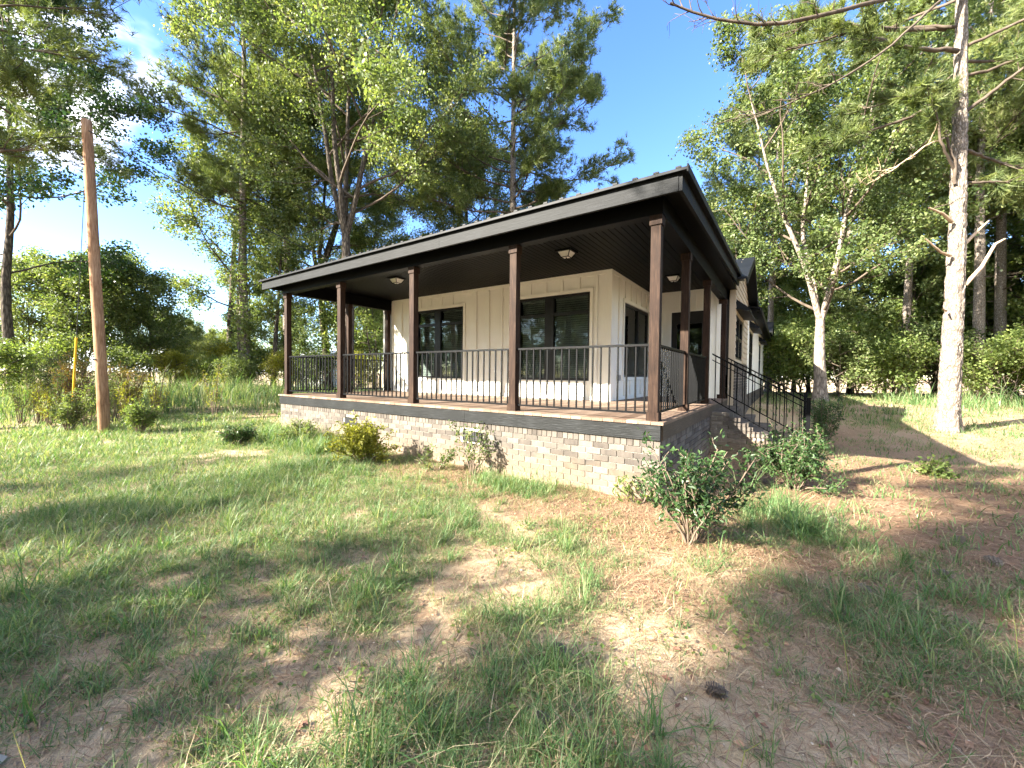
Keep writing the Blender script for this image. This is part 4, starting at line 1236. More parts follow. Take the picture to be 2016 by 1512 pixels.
# more hardwoods standing behind the house
for x, y, pr, rz, s, lab in ((-24.5, 10.5, BIG, 2.0, 0.95, 'dense hardwood crown behind the slim pine trunk above the porch end'),
                             (-16.8, 15.5, BIG, 3.6, 0.78, 'hardwood farther back between the broad hardwood and the tall pine'),
                             (-29.5, 6.6, MEDB, 0.3, 1.25, 'hardwood crown left of the vine-wrapped pine')):
    place(pr, (x, y), rz, s, 'hardwood_tree', lab, 'tree')

# ------------------------------------------------------------------ big pale pine on the right, built limb by limb
def big_pine():
    rng = np.random.default_rng(31)
    x0, y0 = 4.7, 10.15
    z0 = hz(x0, y0)
    root = empty('pine_tree', (x0, y0, z0), 0, 'big pale-barked pine with snapped limbs standing alone in the clearing', 'tree')
    zs = np.concatenate([np.linspace(-0.3, 2, 60), np.linspace(2, 9, 130)[1:], np.linspace(9, 19, 50)[1:]])
    n = 56
    th = np.linspace(0, 2 * np.pi, n, endpoint=False)
    r = 0.215 * (1 - 0.046 * np.maximum(zs, 0)) + 0.07 * np.exp(-np.maximum(zs + 0.1, 0) / 0.4)
    r = np.maximum(r, 0.05)
    cxp = 0.05 * np.sin(zs * 0.35) ; cyp = 0.04 * np.sin(zs * 0.27 + 1)
    Z, T = np.meshgrid(zs, th, indexing='ij')
    u = T / (2 * np.pi) * 14; v = Z * 4.2
    def per(a, b, s):   # noise that closes round the trunk
        w = T / (2 * np.pi)
        return vnoise(u * a, v * b, s) * (1 - w) + vnoise((u - 14) * a, v * b, s) * w
    pl = np.abs(per(1.0, 0.8, 3) - 0.5) * 2
    rel = sstep(0.05, 0.35, pl) * 0.026 + (per(2.5, 2.5, 8) - 0.5) * 0.022
    butt = 0.05 * np.exp(-np.maximum(Z, 0) / 0.3) * np.sin(T * 5 + 1)
    RR = r[:, None] + rel - 0.02 + butt
    V = np.stack([cxp[:, None] + RR * np.cos(T), cyp[:, None] + RR * np.sin(T), Z], -1).reshape(-1, 3)
    m = len(zs)
    i = np.arange(m - 1)[:, None] * n; j = np.arange(n)[None, :]; j2 = (j + 1) % n
    qd = np.stack([i + j, i + j2, i + n + j2, i + n + j], -1).reshape(-1, 4)
    link('trunk', np_mesh('trunk', V, np.full(len(qd), 4), qd.ravel(), M['bark_pine'], None, True), root)
    rt = np.array([0.825, 0.565, 0.0]); fwd = np.array([-0.565, 0.825, 0.0])
    def P(a, d, z):     # a: metres to the right of the trunk, d: metres away behind it
        return rt * a + fwd * d + np.array([0, 0, z])
    # snapped pale stubs
    for pts, r0 in (([P(-.2, -.1, 5.35), P(-.6, -.25, 5.5), P(-1.0, -.3, 5.62)], .045), ([P(-.2, -.1, 4.5), P(-.55, -.2, 4.55), P(-1.05, -.3, 4.85)], .04),
                    ([P(.2, -.1, 3.75), P(.5, -.2, 4.2), P(.75, -.25, 4.75), P(1.05, -.2, 4.9)], .05), ([P(-.25, -.1, 3.1), P(-.5, -.25, 3.12)], .03), ([P(.15, 0, 4.7), P(.7, .1, 5.2), P(1.1, .2, 5.5)], .045)):
        pp = np.array(pts, float)
        link('broken_branch', tubes_mesh('broken_branch', [(pp, np.linspace(r0, r0 * .45, len(pp)), 7)], M['branch_pale']), root)
    P_, D_, tubes = [], [], []
    def limb(pts, r0, r1, needles=True, nb=14, spread=0.9, tuft=6, from_t=0.35, twig=0, sub=True, mat='branch'):
        pp = np.array(pts, float)
        tt = np.linspace(0, 1, len(pp)); t2 = np.linspace(0, 1, 22)
        pp = np.stack([np.interp(t2, tt, pp[:, k]) for k in range(3)], 1)
        pp[1:-1] = 0.5 * pp[1:-1] + 0.25 * (pp[:-2] + pp[2:])
        pp[1:] += np.cumsum(rng.normal(0, 0.014, (21, 3)), 0)
        tb = [(pp, np.linspace(r0 * .68, r1 * .8, len(pp)), 8)]
        for k in range(nb):
            t1 = from_t + (1 - from_t) * (k + rng.random()) / nb
            p1, d1 = at_t(pp, t1)
            d2 = rot_to(d1, rng.uniform(.4, 1.0), rng.uniform(0, 6.28)); d2[2] = d2[2] * .7 + .15
            bp = path(rng, p1, d2, spread * rng.uniform(.5, 1.2), 4, .16, .06)
            tb.append((bp, np.linspace(.014, .004, len(bp)), 4))
            for m_ in range(twig):
                q1, e1 = at_t(bp, rng.uniform(.3, 1))
                tw = path(rng, q1, rot_to(e1, rng.uniform(.4, 1), rng.uniform(0, 6.28)), rng.uniform(.15, .4), 3, .2, .05)
                tb.append((tw, np.linspace(.006, .003, len(tw)), 3))
            if needles:
                for m_ in range(tuft):
                    p2, d3 = at_t(bp, rng.uniform(.3, 1.0))
                    d3 = d3 / np.linalg.norm(d3) + rng.normal(0, .5, 3) + np.array([0, 0, .2])
                    P_.append(p2 + rng.normal(0, .06, 3)); D_.append(d3 / np.linalg.norm(d3))
        link('limb', tubes_mesh('limb', tb, M[mat]), root)
    # long bare limb reaching left near the top of the picture, with cone-studded tip
    limb([P(0, -.1, 11.3), P(-1.5, -.5, 10.7), P(-3.2, -.8, 10.1), P(-4.7, -1, 9.6), P(-5.7, -1, 9.45), P(-6.8, -1, 9.6), P(-7.7, -1, 9.95)], .085, .028, False, 26, .65, 0, .4, 3)
    # thin dead limb drooping further left
    limb([P(-.1, -.2, 11.3), P(-1.4, -.6, 10.2), P(-2.7, -.9, 9.0), P(-4.0, -1.1, 8.1), P(-5.2, -1.2, 7.55), P(-6.3, -1.2, 7.25)], .05, .012, False, 16, .6, 0, .55, 3)
    limb([P(-.2, 0, 8.6), P(-1.2, .2, 8.1), P(-2.4, .4, 7.8), P(-3.4, .4, 7.4)], .07, .02, True, 12, .9, 6, .45)
    limb([P(-.2, -.1, 9.6), P(-1.4, -.3, 9.5), P(-2.8, -.4, 9.9), P(-4.4, -.3, 9.5)], .08, .02, True, 20, 1.1, 7, .3)
    limb([P(-.2, .2, 10.4), P(-1.6, .4, 10.5), P(-3.2, .5, 10.7), P(-4.6, .5, 10.2)], .08, .02, True, 20, 1.1, 7, .3)
    limb([P(-.15, -.1, 6.3), P(-.3, -.25, 7.0), P(-.7, -.3, 7.8), P(-.5, -.3, 8.6)], .06, .02, True, 10, .7, 5, .5)
    limb([P(-.15, -.1, 6.6), P(-.9, -.35, 7.2), P(-1.2, -.4, 7.9), P(-1.5, -.4, 8.3)], .05, .015, True, 9, .7, 6, .5)
    limb([P(.2, 0, 8.2), P(1.0, -.4, 8.9), P(1.8, -.8, 9.5)], .07, .02, True, 12, .9, 6, .4)
    limb([P(.2, 0, 7.2), P(1.2, .2, 7.1), P(2.4, .4, 6.9), P(3.2, .4, 6.5)], .06, .02, True, 16, 1.0, 7, .3)
    limb([P(.2, 0, 6.4), P(.9, -.2, 6.3), P(1.9, -.3, 6.0)], .05, .015, True, 12, .9, 7, .3)
    limb([P(-.2, 0, 7.6), P(-1.3, -.4, 7.0), P(-2.2, -.6, 6.3), P(-2.9, -.6, 5.9)], .03, .008, False, 8, .4, 0, .4, 2, True, 'branch_pale')
    for k in range(34):
        z = rng.uniform(9.0, 18.5); az = k * 2.4; L_ = (3.9 - 2.4 * (z - 9) / 10) * rng.uniform(.7, 1.1)
        e = np.array([math.cos(az), math.sin(az), .25])
        limb([np.array([0, 0, z]), e * L_ * .5 + np.array([0, 0, z]), e * L_ + np.array([0, 0, z + .2])], .06, .015, True, 11, .95, 6, .3)
    link('crown', needles_mesh('crown', np.array(P_), np.array(D_), rng, M['needle'], 34, .27, .020, 1.0), root)
big_pine()

# pine overhanging the far left of the picture
LPIN = pine(33, 13.0, 6.2, 2.7, 0.17, 36, 12, 9, 22, 0.25, 0.013)
place(LPIN, (-14.4, -4.35), 1.2, 1.0, 'pine_tree', 'pine whose dark needled boughs hang over the left edge above the pole', 'tree')

# vine stems and leaves on the wrapped pine
def vines():
    rng = np.random.default_rng(41)
    tb = []
    for k in range(9):
        a = rng.uniform(0, 6.28); zt = rng.uniform(4, 9)
        zz = np.linspace(0, zt, 16)
        aa = a + np.cumsum(rng.normal(0, .18, 16))
        rr = .27 + .05 * rng.random(16)
        tb.append((np.stack([rr * np.cos(aa), rr * np.sin(aa), zz], 1), np.linspace(.05, .02, 16), 5))
    link('vine_stems', tubes_mesh('vine_stems', tb, M['bark_grey']), vp)
    N = 3800
    z = rng.uniform(.3, 10.5, N); a = rng.uniform(0, 6.28, N); r = .30 + np.abs(rng.normal(0, .22, N)) * (0.5 + vnoise(z * 1.1, a, 5))
    c = np.stack([r * np.cos(a), r * np.sin(a), z], 1)
    link('vine_leaves', leaves_mesh('vine_leaves', c, .15, rng, M['leaf'], .3, .7), vp)
vines()

# ------------------------------------------------------------------ utility pole, guy wire with yellow guard, cables
pz = hz(-11.34, -2.57)
pole = empty('utility_pole', (-11.34, -2.57, pz), 0, 'weathered wooden utility pole leaning slightly, standing left of the house', 'utility pole')
ppts = np.array([(-0.0, 0, -0.5), (-0.02, -.005, 0.3), (-.12, -.03, 1.8), (-.24, -.07, 3.5), (-.38, -.1, 5.4), (-.49, -.13, 6.96)])
tt_ = np.linspace(0, 1, 40); t0_ = np.linspace(0, 1, len(ppts))
pp_ = np.stack([np.interp(tt_, t0_, ppts[:, k]) for k in range(3)], 1)
link('shaft', MB().tube(pp_, np.linspace(.104, .090, 40) + np.random.default_rng(3).normal(0, .0016, 40), 20).mesh('shaft', M['polewood'], True), pole)
link('bolt', MB().tube([(-.07, -.12, 1.62), (-.05, -.17, 1.62)], .022, 8).mesh('bolt', M['grey']), pole)
link('bolt', MB().tube([(-.3, -.2, 5.9), (-.3, -.25, 5.9)], .02, 8).mesh('bolt', M['metal']), pole)
top = np.array([-11.34 - .47, -2.57 - .12, pz + 6.75])
gz = hz(-13.06, -2.84)
guy = empty('guy_wire', (-13.06, -2.84, gz), 0, 'thin guy wire with yellow plastic guard anchored in the weeds left of the pole', 'guy wire')
gb = np.array([-13.06, -2.84, gz])
dv = top - gb
link('cable', MB().tube([(0, 0, -.1), tuple(dv)], .007, 5).mesh('cable', M['wire']), guy)
dn_ = dv / np.linalg.norm(dv)
link('guard', MB().tube([tuple(dn_ * .12), tuple(dn_ * 2.2)], .022, 8).mesh('guard', M['yellow']), guy)
def cable(name, a, b, sag, label, r=.012):
    a = np.array(a, float); b = np.array(b, float)
    t = np.linspace(0, 1, 24)
    p = a + (b - a) * t[:, None]; p[:, 2] -= sag * 4 * t * (1 - t)
    o = link(name, MB().tube(p - a, r, 5).mesh(name, M['wire']), None, tuple(a))
    tag(o, label, 'cable')
cable('service_cable', top + np.array([.1, 0, -.05]), (-9.1, 6.2, 3.9), .35, 'thin dark cable sagging from the pole top down to the house')
cable('service_cable', top + np.array([-.1, 0, -.1]), (-30, -12.0, 9.0), .5, 'thin dark cable running from the pole top out of the picture')

# white outbuilding glimpsed through the porch railing
oz = hz(-29.9, 13.3)
ob = empty('outbuilding', (-29.9, 13.3, oz), 0.35, 'small white outbuilding glimpsed through the railing at the porch end', 'shed')
link('wall', MB().box(-1.2, 1.2, -1.6, 1.6, -.2, 2.2).mesh('wall', M['whitepaint']), ob)
rb_ = MB(); rb_.hexa(((-1.4, -1.85, 2.201), (1.4, -1.85, 2.201), (1.4, 0, 2.9), (-1.4, 0, 2.9), (-1.4, -1.85, 2.26), (1.4, -1.85, 2.26), (1.4, 0, 2.96), (-1.4, 0, 2.96)))
rb_.hexa(((-1.4, 0.001, 2.9), (1.4, 0.001, 2.9), (1.4, 1.85, 2.201), (-1.4, 1.85, 2.201), (-1.4, 0.001, 2.96), (1.4, 0.001, 2.96), (1.4, 1.85, 2.26), (-1.4, 1.85, 2.26)))
link('roof', rb_.mesh('roof', M['whitepaint']), ob)
link('door', MB().box(-.5, .5, -1.63, -1.601, -.1, 1.95).mesh('door', M['grey']), ob)

# ------------------------------------------------------------------ garden shrubs
def shrub(name, loc, label, Hh, Rr, leaves, ls, mat, seed, stems=14, aspect=.5, flat=1.0, droop=0.0, top=0.75, up=.7, wobble=.12):
    rng = np.random.default_rng(seed)
    x, y = loc; z = hz(x, y) - .02
    root = empty(name, (x, y, z), 0, label, 'shrub')
    tb = []; tips = []
    for k in range(stems):
        a = k * 2.4 + rng.normal(0, .3); sp = math.sqrt((k + .5) / stems)
        e = np.array([math.cos(a) * sp * Rr * .75, math.sin(a) * sp * Rr * .75, Hh * (top - .25 * sp ** 2)]) * rng.uniform(.8, 1.1)
        st = path(rng, np.array([math.cos(a), math.sin(a), 0]) * .05 * sp, e, np.linalg.norm(e), 6, wobble, .04)
        tb.append((st, np.linspace(.010, .004, len(st)), 5))
        for j in range(7):
            p1, d1 = at_t(st, .3 + .7 * (j + rng.random()) / 7)
            tw = path(rng, p1, rot_to(d1, rng.uniform(.4, 1.1), rng.uniform(0, 6.28)), Rr * rng.uniform(.25, .6), 3, .2, .05)
            tb.append((tw, np.linspace(.005, .0025, len(tw)), 3)); tips.append(tw)
        tips.append(st[-4:])
    T = np.array(tips); per = max(1, leaves // len(T)); N = len(T) * per
    tt = rng.uniform(.1, 1, N) * 2.999; i0 = tt.astype(int); u = (tt - i0)[:, None]; ti = np.repeat(np.arange(len(T)), per)
    c = T[ti, i0] * (1 - u) + T[ti, np.minimum(i0 + 1, 3)] * u + rng.normal(0, ls * .55, (N, 3))
    c = c[c[:, 2] > .02]
    link('stems', tubes_mesh('stems', tb, M['twig']), root)
    tint = np.clip(rng.normal(.45, .22, len(c)) + .2 * (fbm(c[:, 0] * 6, c[:, 2] * 6, seed) - .5), 0, 1)
    link('leaves', leaves_mesh('leaves', c, ls, rng, M[mat], up, aspect, tint, None, True, droop), root)
    return root
shrub('corner_shrub', (0.52, -1.02), 'loose broad-leaved evergreen shrub growing against the near corner of the brick base', 1.05, .31, 2300, .060, 'leaf_dark', 51, 22, .38, 1, 0, .92, .6, .16)
shrub('stair_shrub', (1.30, 1.75), 'dense dark green shrub growing in front of the brick stairs', .98, .62, 6500, .045, 'leaf_dark', 52, 26, .5)
shrub('upright_shrub', (1.80, 5.2), 'narrow upright dark shrub beyond the foot of the stair railing', 1.15, .22, 3800, .04, 'leaf_dark', 53, 16, .5, 1, 0, .95)
shrub('golden_shrub', (-4.45, -.80), 'rounded yellow-green shrub beside the brick base near the left vent', .78, .50, 5200, .06, 'leaf_gold', 54, 22, .42, 1, .25)
shrub('dark_round_shrub', (-7.75, -1.30), 'small round dark shrub in the grass beyond the porch end', .52, .33, 2600, .045, 'leaf_dark', 55, 18)
shrub('wall_shrub', (-2.55, -.30), 'thin leggy shrub growing up beside the right vent', .86, .24, 420, .055, 'leaf', 56, 6, .5, 1, 0, 1.0)
shrub('wall_shrub', (-3.15, -.42), 'low sparse shrub left of the leggy one by the vent', .55, .26, 280, .055, 'leaf', 57, 6, .5)
shrub('corner_sapling', (-.22, -.20), 'small leafy sapling sprouting at the brick corner', .42, .2, 120, .08, 'leaf_bright', 58, 4, .4)
shrub('grass_end_shrub', (-6.9, -.55), 'low weedy shrub at the far end of the brick base', .55, .4, 1500, .06, 'leaf', 59, 14, .4)
shrub('weed_clump', (3.05, 3.75), 'bright low weed clump on the straw right of the stairs', .22, .36, 600, .06, 'leaf_bright', 60, 14, .7, 1, 0, .6)
shrub('weed_clump', (4.3, 3.3), 'bright low weed clump at the right edge of the picture', .32, .5, 1100, .08, 'leaf_bright', 61, 14, .7, 1, 0, .6)
for i, (x, y, h, r, mt, lab) in enumerate(((-10.8, -2.1, .6, .35, 'leaf_bright', 'pale green weedy bush right beside the foot of the pole'), (-12.1, -3.0, .7, .45, 'leaf', 'leafy weed bush between the pole and the yellow guard'),
        (-14.8, -2.6, 1.5, .7, 'leaf_brown', 'tall browning weed bush behind the yellow guard'), (-13.9, -1.7, 1.2, .7, 'leaf_brown', 'browning weed bush behind the pole'), (-17.5, -2.4, 1.5, 1.0, 'leaf', 'leafy bush farther back behind the yellow guard'))):
    shrub('weed_bush', (x, y), lab, h * 1.2, r * .8, 2200, .065, mt, 70 + i, 20, .38, 1, 0, 1.0, .4, .09)
wr = np.random.default_rng(88)
for i in range(26):
    x = wr.uniform(-18, -11.8); y = -3.4 + (x + 18) * .28 + wr.uniform(-1.2, 1.6)
    shrub('tall_weed', (x, y), 'tall loose yellow-green weed stalks around the yellow guard and the pole', wr.uniform(.8, 1.55), wr.uniform(.16, .3), 420, .07, ('leaf_bright', 'leaf_gold', 'leaf')[i % 3], 200 + i, 7, .26, 1, .1, 1.0, .3, .07)['group'] = 'tall weeds around the pole'
# ------------------------------------------------------------------ pine cones
def cone_mesh():
    rng = np.random.default_rng(8); m_ = MB()
    m_.tube([(-.035, 0, 0), (0, 0, 0), (.04, 0, 0)], [.012, .018, .008], 7)
    for k in range(64):
        t = k / 63; x = -.042 + .088 * t
        r = .032 * math.sin(math.pi * (.22 + .70 * t)) ; a = k * 2.4
        d = np.array([.25 - .5 * (1 - t), math.cos(a), math.sin(a)]); d /= np.linalg.norm(d)
        s = np.cross(d, (1, 0, 0)); s /= np.linalg.norm(s); c = np.array([x, 0, 0]); w = .0085
        p0 = c + d * .008; p1 = c + d * r + s * w; p2 = c + d * (r + .006) + np.array([.003, 0, 0]); p3 = c + d * r - s * w
        up_ = np.array([-.004, 0, 0])
        m_.quadpts([p0, p1, p2, p3], .3); m_.quadpts([p0 + up_, p3 + up_, p2 + up_, p1 + up_], .6)
    return m_.mesh('pine_cone', M['cone'])
M['cone'] = leaf_mat('pine cone scale', (.10, .08, .066), (.20, .165, .14), (.32, .275, .235), 0, .8)
cm = cone_mesh()
for i, (x, y, s) in enumerate(((.93, -2.72, .95), (1.63, -1.19, .85), (1.60, .46, .9), (.21, -2.88, .8), (2.55, 0, 1.1), (3.35, 3.22, 1.3), (1.55, -.42, .9), (2.15, -.55, 1.0), (2.5, .5, 1.0), (.35, -3.30, .8))):
    o = link('pine_cone', cm, None, (x, y, hz(x, y) + .026 * s))
    o.scale = (s,) * 3; o.rotation_euler = (i * 1.3, .15 * (i % 3 - 1), i * 2.1)
    tag(o, ('large weathered pine cone on bare sand near the bottom of the picture', 'pine cone in the grass halfway between the corner shrub and the right edge',
            'pine cone on the straw below the dense shrub by the stairs', 'pine cone half hidden in grass at the bottom centre', 'pine cone on the straw at the right edge',
            'pine cone farthest back, on the straw beyond the weed clump', 'pine cone among grass right of the corner shrub', 'pine cone among grass near the right edge',
            'pine cone on straw above the one at the right edge', 'small pine cone in the nearest tuft of grass')[i], 'pine cone', 'pine cones scattered over the yard')

# ------------------------------------------------------------------ grass, straw, litter
def blades(name, x, y, ln, wd, lean, rng, mat, tint, label, curl=.55, seg3=True, az=None):
    N = len(x)
    z = height(x, y) - .004
    az = rng.uniform(0, 6.28, N) if az is None else az
    d = np.stack([np.cos(az), np.sin(az), np.zeros(N)], 1); sd = np.stack([-np.sin(az), np.cos(az), np.zeros(N)], 1)
    tw = rng.normal(0, .5, N)
    sd = sd * np.cos(tw)[:, None] + d * np.sin(tw)[:, None]
    b = np.stack([x, y, z], 1); up = np.array([0, 0, 1.0])
    l1 = lean; l2 = np.minimum(lean + curl * rng.uniform(.4, 1.6, N), 2.0)
    m1 = b + (d * np.sin(l1)[:, None] + up * np.cos(l1)[:, None]) * (ln * .5)[:, None]
    tp = m1 + (d * np.sin(l2)[:, None] + up * np.cos(l2)[:, None]) * (ln * .5)[:, None]
    tp[:, 2] = np.maximum(tp[:, 2], z + .006)
    w = (sd * wd[:, None] * .5)
    v = np.stack([b - w, b + w, m1 + w * .85, m1 - w * .85, tp], 1).reshape(-1, 3)
    i = np.arange(N) * 5
    lp = np.concatenate([np.stack([i, i + 1, i + 2, i + 3], 1), np.stack([i + 3, i + 2, i + 4], 1)], 1).ravel()
    fn = np.tile(np.array([4, 3]), N)
    me = np_mesh(name, v, fn, lp, mat, np.repeat(tint, 2))
    return tag(link(name, me), label, 'grass', None, 'stuff')
def in_house(x, y):
    return ((x > XL - .02) & (x < .03) & (y > -.02) & (y < 25)) | ((x > -.1) & (x < 1.35) & (y > 3.78) & (y < 6.2)) | ((x > -9) & (x < .3) & (y > 6) & (y < 25))
rng = np.random.default_rng(101)
def scatter(n, x0, x1, y0, y1, dens, rng):
    x = rng.uniform(x0, x1, n); y = rng.uniform(y0, y1, n)
    k = (rng.random(n) < dens(x, y)) & ~in_house(x, y)
    return x[k], y[k]
BX, BY, BLn, BWd, BLe, BT = [], [], [], [], [], []
def tufts(n, x0, x1, y0, y1, dens, per, ln, wd, spread, lean=(.1, .9), dry=.16, hmod=True):
    tx, ty = scatter(n, x0, x1, y0, y1, dens, rng)
    k = rng.poisson(per, len(tx)) + 1
    x = np.repeat(tx, k); y = np.repeat(ty, k); N = len(x)
    x = x + rng.normal(0, spread, N); y = y + rng.normal(0, spread, N)
    hm = np.repeat(rng.lognormal(0, .35, len(tx)), k) * (.65 + .8 * fbm(x * .8, y * .8, 61, 2) if hmod else 1)
    BX.append(x); BY.append(y); BLn.append(ln * hm * rng.uniform(.5, 1.25, N)); BWd.append(wd * rng.uniform(.6, 1.4, N))
    BLe.append(rng.uniform(*lean, N))
    t = np.clip(rng.normal(.38, .17, N) + np.repeat(rng.normal(0, .12, len(tx)), k), 0, .8)
    dr = rng.random(N) < dry
    t[dr] = rng.uniform(.75, 1, dr.sum())
    BT.append(t)
ga = grass_amt
nearm = lambda x, y: np.clip(ga(x, y) * 1.0 + .10, 0, 1)
tufts(62000, -5.2, 3.4, -5.0, -.05, nearm, 5, .072, .0034, .026, (.2, 1.25), .2)                # short lawn near the camera
tufts(3600, -5.2, 3.2, -5.0, .4, lambda x, y: np.clip(ga(x, y) * .55 + .06, 0, 1), 24, .155, .0050, .024, (.1, 1.3), .08)   # bigger tufts
tufts(16000, -13, -3.8, -4.9, .3, lambda x, y: np.clip(ga(x, y) + .12, 0, 1), 6, .105, .0055, .045, (.15, 1.1), .25)        # lawn to the left
tufts(9000, -30, -8.0, -6, 9, lambda x, y: .35 + .6 * ga(x * .6, y * .6), 6, .15, .016, .12, (.1, .8), .3)                  # far left
tufts(6500, 1.6, 12, -1.5, 12, lambda x, y: .25 + .7 * ga(x * .8 + 9, y * .8), 8, .11, .009, .07, (.2, 1.0), .25)            # right side
tufts(4200, -1, 16, 10, 26, lambda x, y: .3 + .6 * ga(x * .6 + 4, y * .6), 7, .16, .02, .14, (.1, .8), .35)                 # clearing behind
tufts(900, -8.6, -5.6, -1.0, -.03, lambda x, y: .7 + 0 * x, 12, .22, .008, .05, (.1, .9), .15)                              # rank grass at the wall end
tufts(500, -2.5, -.9, -.9, -.15, lambda x, y: .55 * np.exp(-(((x + 1.75) / .5) ** 2 + ((y + .55) / .25) ** 2)) * 1.4, 14, .21, .006, .05, (.15, 1.0), .08)
tufts(420, .7, 1.9, -.5, 1.0, lambda x, y: np.exp(-(((x - 1.25) / .35) ** 2 + ((y - .15) / .45) ** 2)), 14, .23, .006, .045, (.15, 1.0), .08)
tufts(800, 5, 16, 15, 24, lambda x, y: .6 + 0 * x, 10, .5, .02, .15, (.05, .5), .15)                                        # tall grass by the woods
tufts(1500, -24, -11, -5, 5, lambda x, y: .6 * sstep(-12, -15, x - .6 * y), 10, .65, .016, .14, (.05, .5), .25)              # tall weeds by the thicket
x, y, l_, w_, e_, t_ = map(np.concatenate, (BX, BY, BLn, BWd, BLe, BT))
k = ~in_house(x, y)
x, y, l_, w_, e_, t_ = x[k], y[k], l_[k], w_[k], e_[k], t_[k]
blades('grass', x, y, l_, w_, e_, rng, M['grass'], t_, 'patchy unmown grass of the yard')
print('blades', len(x))
# flattened dead thatch among the living grass
BX, BY, BLn, BWd, BLe, BT = [], [], [], [], [], []
tufts(42000, -5.2, 3.4, -5.0, -.05, lambda x, y: np.clip(.28 + .6 * ga(x, y), 0, 1), 2, .10, .0030, .03, (.9, 1.55), 1.0)
x, y, l_, w_, e_, t_ = map(np.concatenate, (BX, BY, BLn, BWd, BLe, BT))
k = ~in_house(x, y)
blades('dry_thatch', x[k], y[k], l_[k], w_[k], e_[k], rng, M['thatch'], rng.uniform(0, 1, int(k.sum())), 'flattened dead grass between the living tufts', .3)
# crumbs of soil and small pebbles
cx_, cy_ = scatter(9000, -4, 3, -4.8, -.3, lambda x, y: .35 + .6 * (1 - ga(x, y)), rng)
N = len(cx_); rr_ = rng.lognormal(-5.4, .45, N)
o6 = np.array([[1, 0, 0], [-1, 0, 0], [0, 1, 0], [0, -1, 0], [0, 0, .8], [0, 0, -.8]])
vv = np.stack([cx_, cy_, height(cx_, cy_) + rr_ * .4], 1)[:, None, :] + o6[None] * rr_[:, None, None] * rng.uniform(.6, 1.3, (N, 6, 1))
f8 = np.array([[0, 2, 4], [2, 1, 4], [1, 3, 4], [3, 0, 4], [2, 0, 5], [1, 2, 5], [3, 1, 5], [0, 3, 5]])
tag(link('soil_crumbs', np_mesh('soil_crumbs', vv.reshape(-1, 3), np.full(8 * N, 3), (f8[None] + 6 * np.arange(N)[:, None, None]).ravel(), M['crumb'], np.repeat(rng.uniform(0, 1, N), 8))), 'crumbs of soil and small pebbles on the bare sand', 'soil', None, 'stuff')
# seed stalks: long thin stems standing above the lawn
sx, sy = scatter(420, -4, 2.6, -4.6, -.2, lambda x, y: .8 * ga(x, y) + .12, rng)
N = len(sx)
blades('seed_stalks', sx, sy, rng.uniform(.18, .45, N), rng.uniform(.0022, .004, N), rng.uniform(.05, .7, N), rng, M['tallgrass'], rng.uniform(.5, 1, N), 'thin pale seed stalks standing above the lawn', .4)
# pine straw
def straw(n, x0, x1, y0, y1, dens, ln, wd):
    sx, sy = scatter(n, x0, x1, y0, y1, dens, rng)
    N = len(sx); az = rng.uniform(0, 6.28, N) + 1.2 * fbm(sx, sy, 7, 2); L_ = ln * rng.uniform(.5, 1.2, N)
    d = np.stack([np.cos(az), np.sin(az)], 1); s = np.stack([-np.sin(az), np.cos(az)], 1)
    c = np.stack([sx, sy], 1); a = c - d * L_[:, None] / 2; b = c + d * L_[:, None] / 2; m = c + s * (L_ * rng.normal(0, .07, N))[:, None]
    lift = np.abs(rng.normal(0, .012, N)) * (.3 + straw_amt(sx, sy))
    za = height(a[:, 0], a[:, 1]) + .003 + lift * rng.random(N); zb = height(b[:, 0], b[:, 1]) + .003 + lift * rng.random(N); zm = height(m[:, 0], m[:, 1]) + .005 + lift
    w = wd * rng.uniform(.7, 1.3, (N, 1)) * .5
    v = np.stack([np.column_stack([a, za]), np.column_stack([m - s * w, zm]), np.column_stack([b, zb]), np.column_stack([m + s * w, zm])], 1).reshape(-1, 3)
    return v, np.clip(rng.normal(.5, .25, N), 0, 1)
v1, t1 = straw(120000, -4.5, 3.2, -4.9, .3, lambda x, y: .34 + .66 * straw_amt(x, y), .15, .0034)
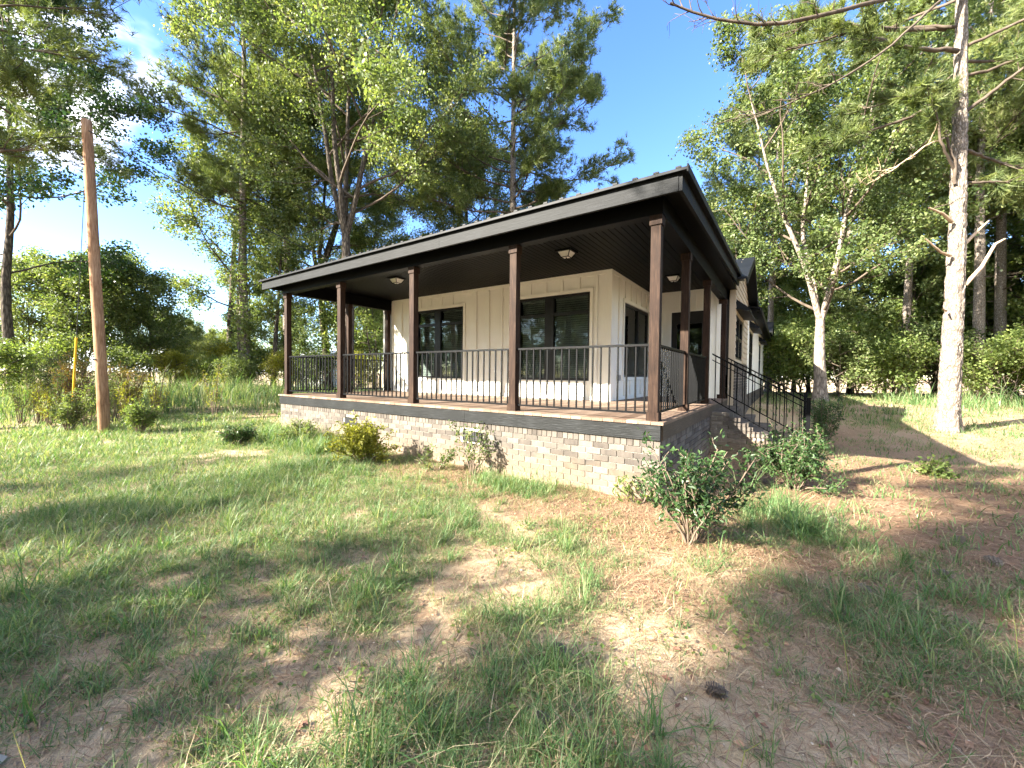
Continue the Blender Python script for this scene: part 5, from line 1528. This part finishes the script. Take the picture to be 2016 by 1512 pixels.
v2, t2 = straw(75000, -7, 8, -1.6, 9, lambda x, y: .1 + .9 * straw_amt(x, y), .19, .006)
v = np.concatenate([v1, v2]); t = np.concatenate([t1, t2]); N = len(t)
tag(link('pine_straw', np_mesh('pine_straw', v, np.full(N, 4), np.arange(4 * N), M['straw'], t)), 'reddish brown fallen pine straw over the yard', 'pine straw', None, 'stuff')
# fallen leaves
sx, sy = scatter(4200, -5, 4, -4.9, 3.5, lambda x, y: .35 + .5 * straw_amt(x, y), rng)
N = len(sx)
c = np.stack([sx, sy, height(sx, sy) + .012], 1)
me = leaves_mesh('fallen_leaves', c, .040, rng, M['litter'], 2.2, .6, rng.uniform(0, 1, N), None, True)
tag(link('fallen_leaves', me), 'dry brown leaves scattered over the ground', 'leaf litter', None, 'stuff')

# small dead twigs lying about
tx, ty = scatter(320, -4, 3.2, -4.7, 1.5, lambda x, y: .8 + 0 * x, rng)
tw_ = []
for x, y in zip(tx, ty):
    a = rng.uniform(0, 6.28); L_ = rng.uniform(.06, .28)
    p = np.array([[x + math.cos(a) * L_ * t + rng.normal(0, .006), y + math.sin(a) * L_ * t + rng.normal(0, .006), 0] for t in np.linspace(0, 1, 5)])
    p[:, 2] = height(p[:, 0], p[:, 1]) + .006 + np.abs(rng.normal(0, .006, 5))
    tw_.append((p, np.linspace(.0035, .0015, 5), 4))
tag(link('fallen_twigs', tubes_mesh('fallen_twigs', tw_, M['twig'])), 'small dead twigs lying in the grass', 'twigs', None, 'stuff')

# low broad-leaved weeds creeping between the grass
wx, wy = scatter(420, -5, 3.2, -4.8, -.3, lambda x, y: .35 + .5 * ga(x, y), rng)
kk = rng.integers(8, 30, len(wx))
c = np.stack([np.repeat(wx, kk), np.repeat(wy, kk)], 1) + rng.normal(0, .06, (kk.sum(), 2))
c = np.column_stack([c, height(c[:, 0], c[:, 1]) + rng.uniform(.008, .05, len(c))])
tag(link('lawn_weeds', leaves_mesh('lawn_weeds', c, .028, rng, M['leaf_bright'], 1.6, .75, None, None, True)), 'low broad-leaved weeds creeping through the lawn', 'weeds', None, 'stuff')
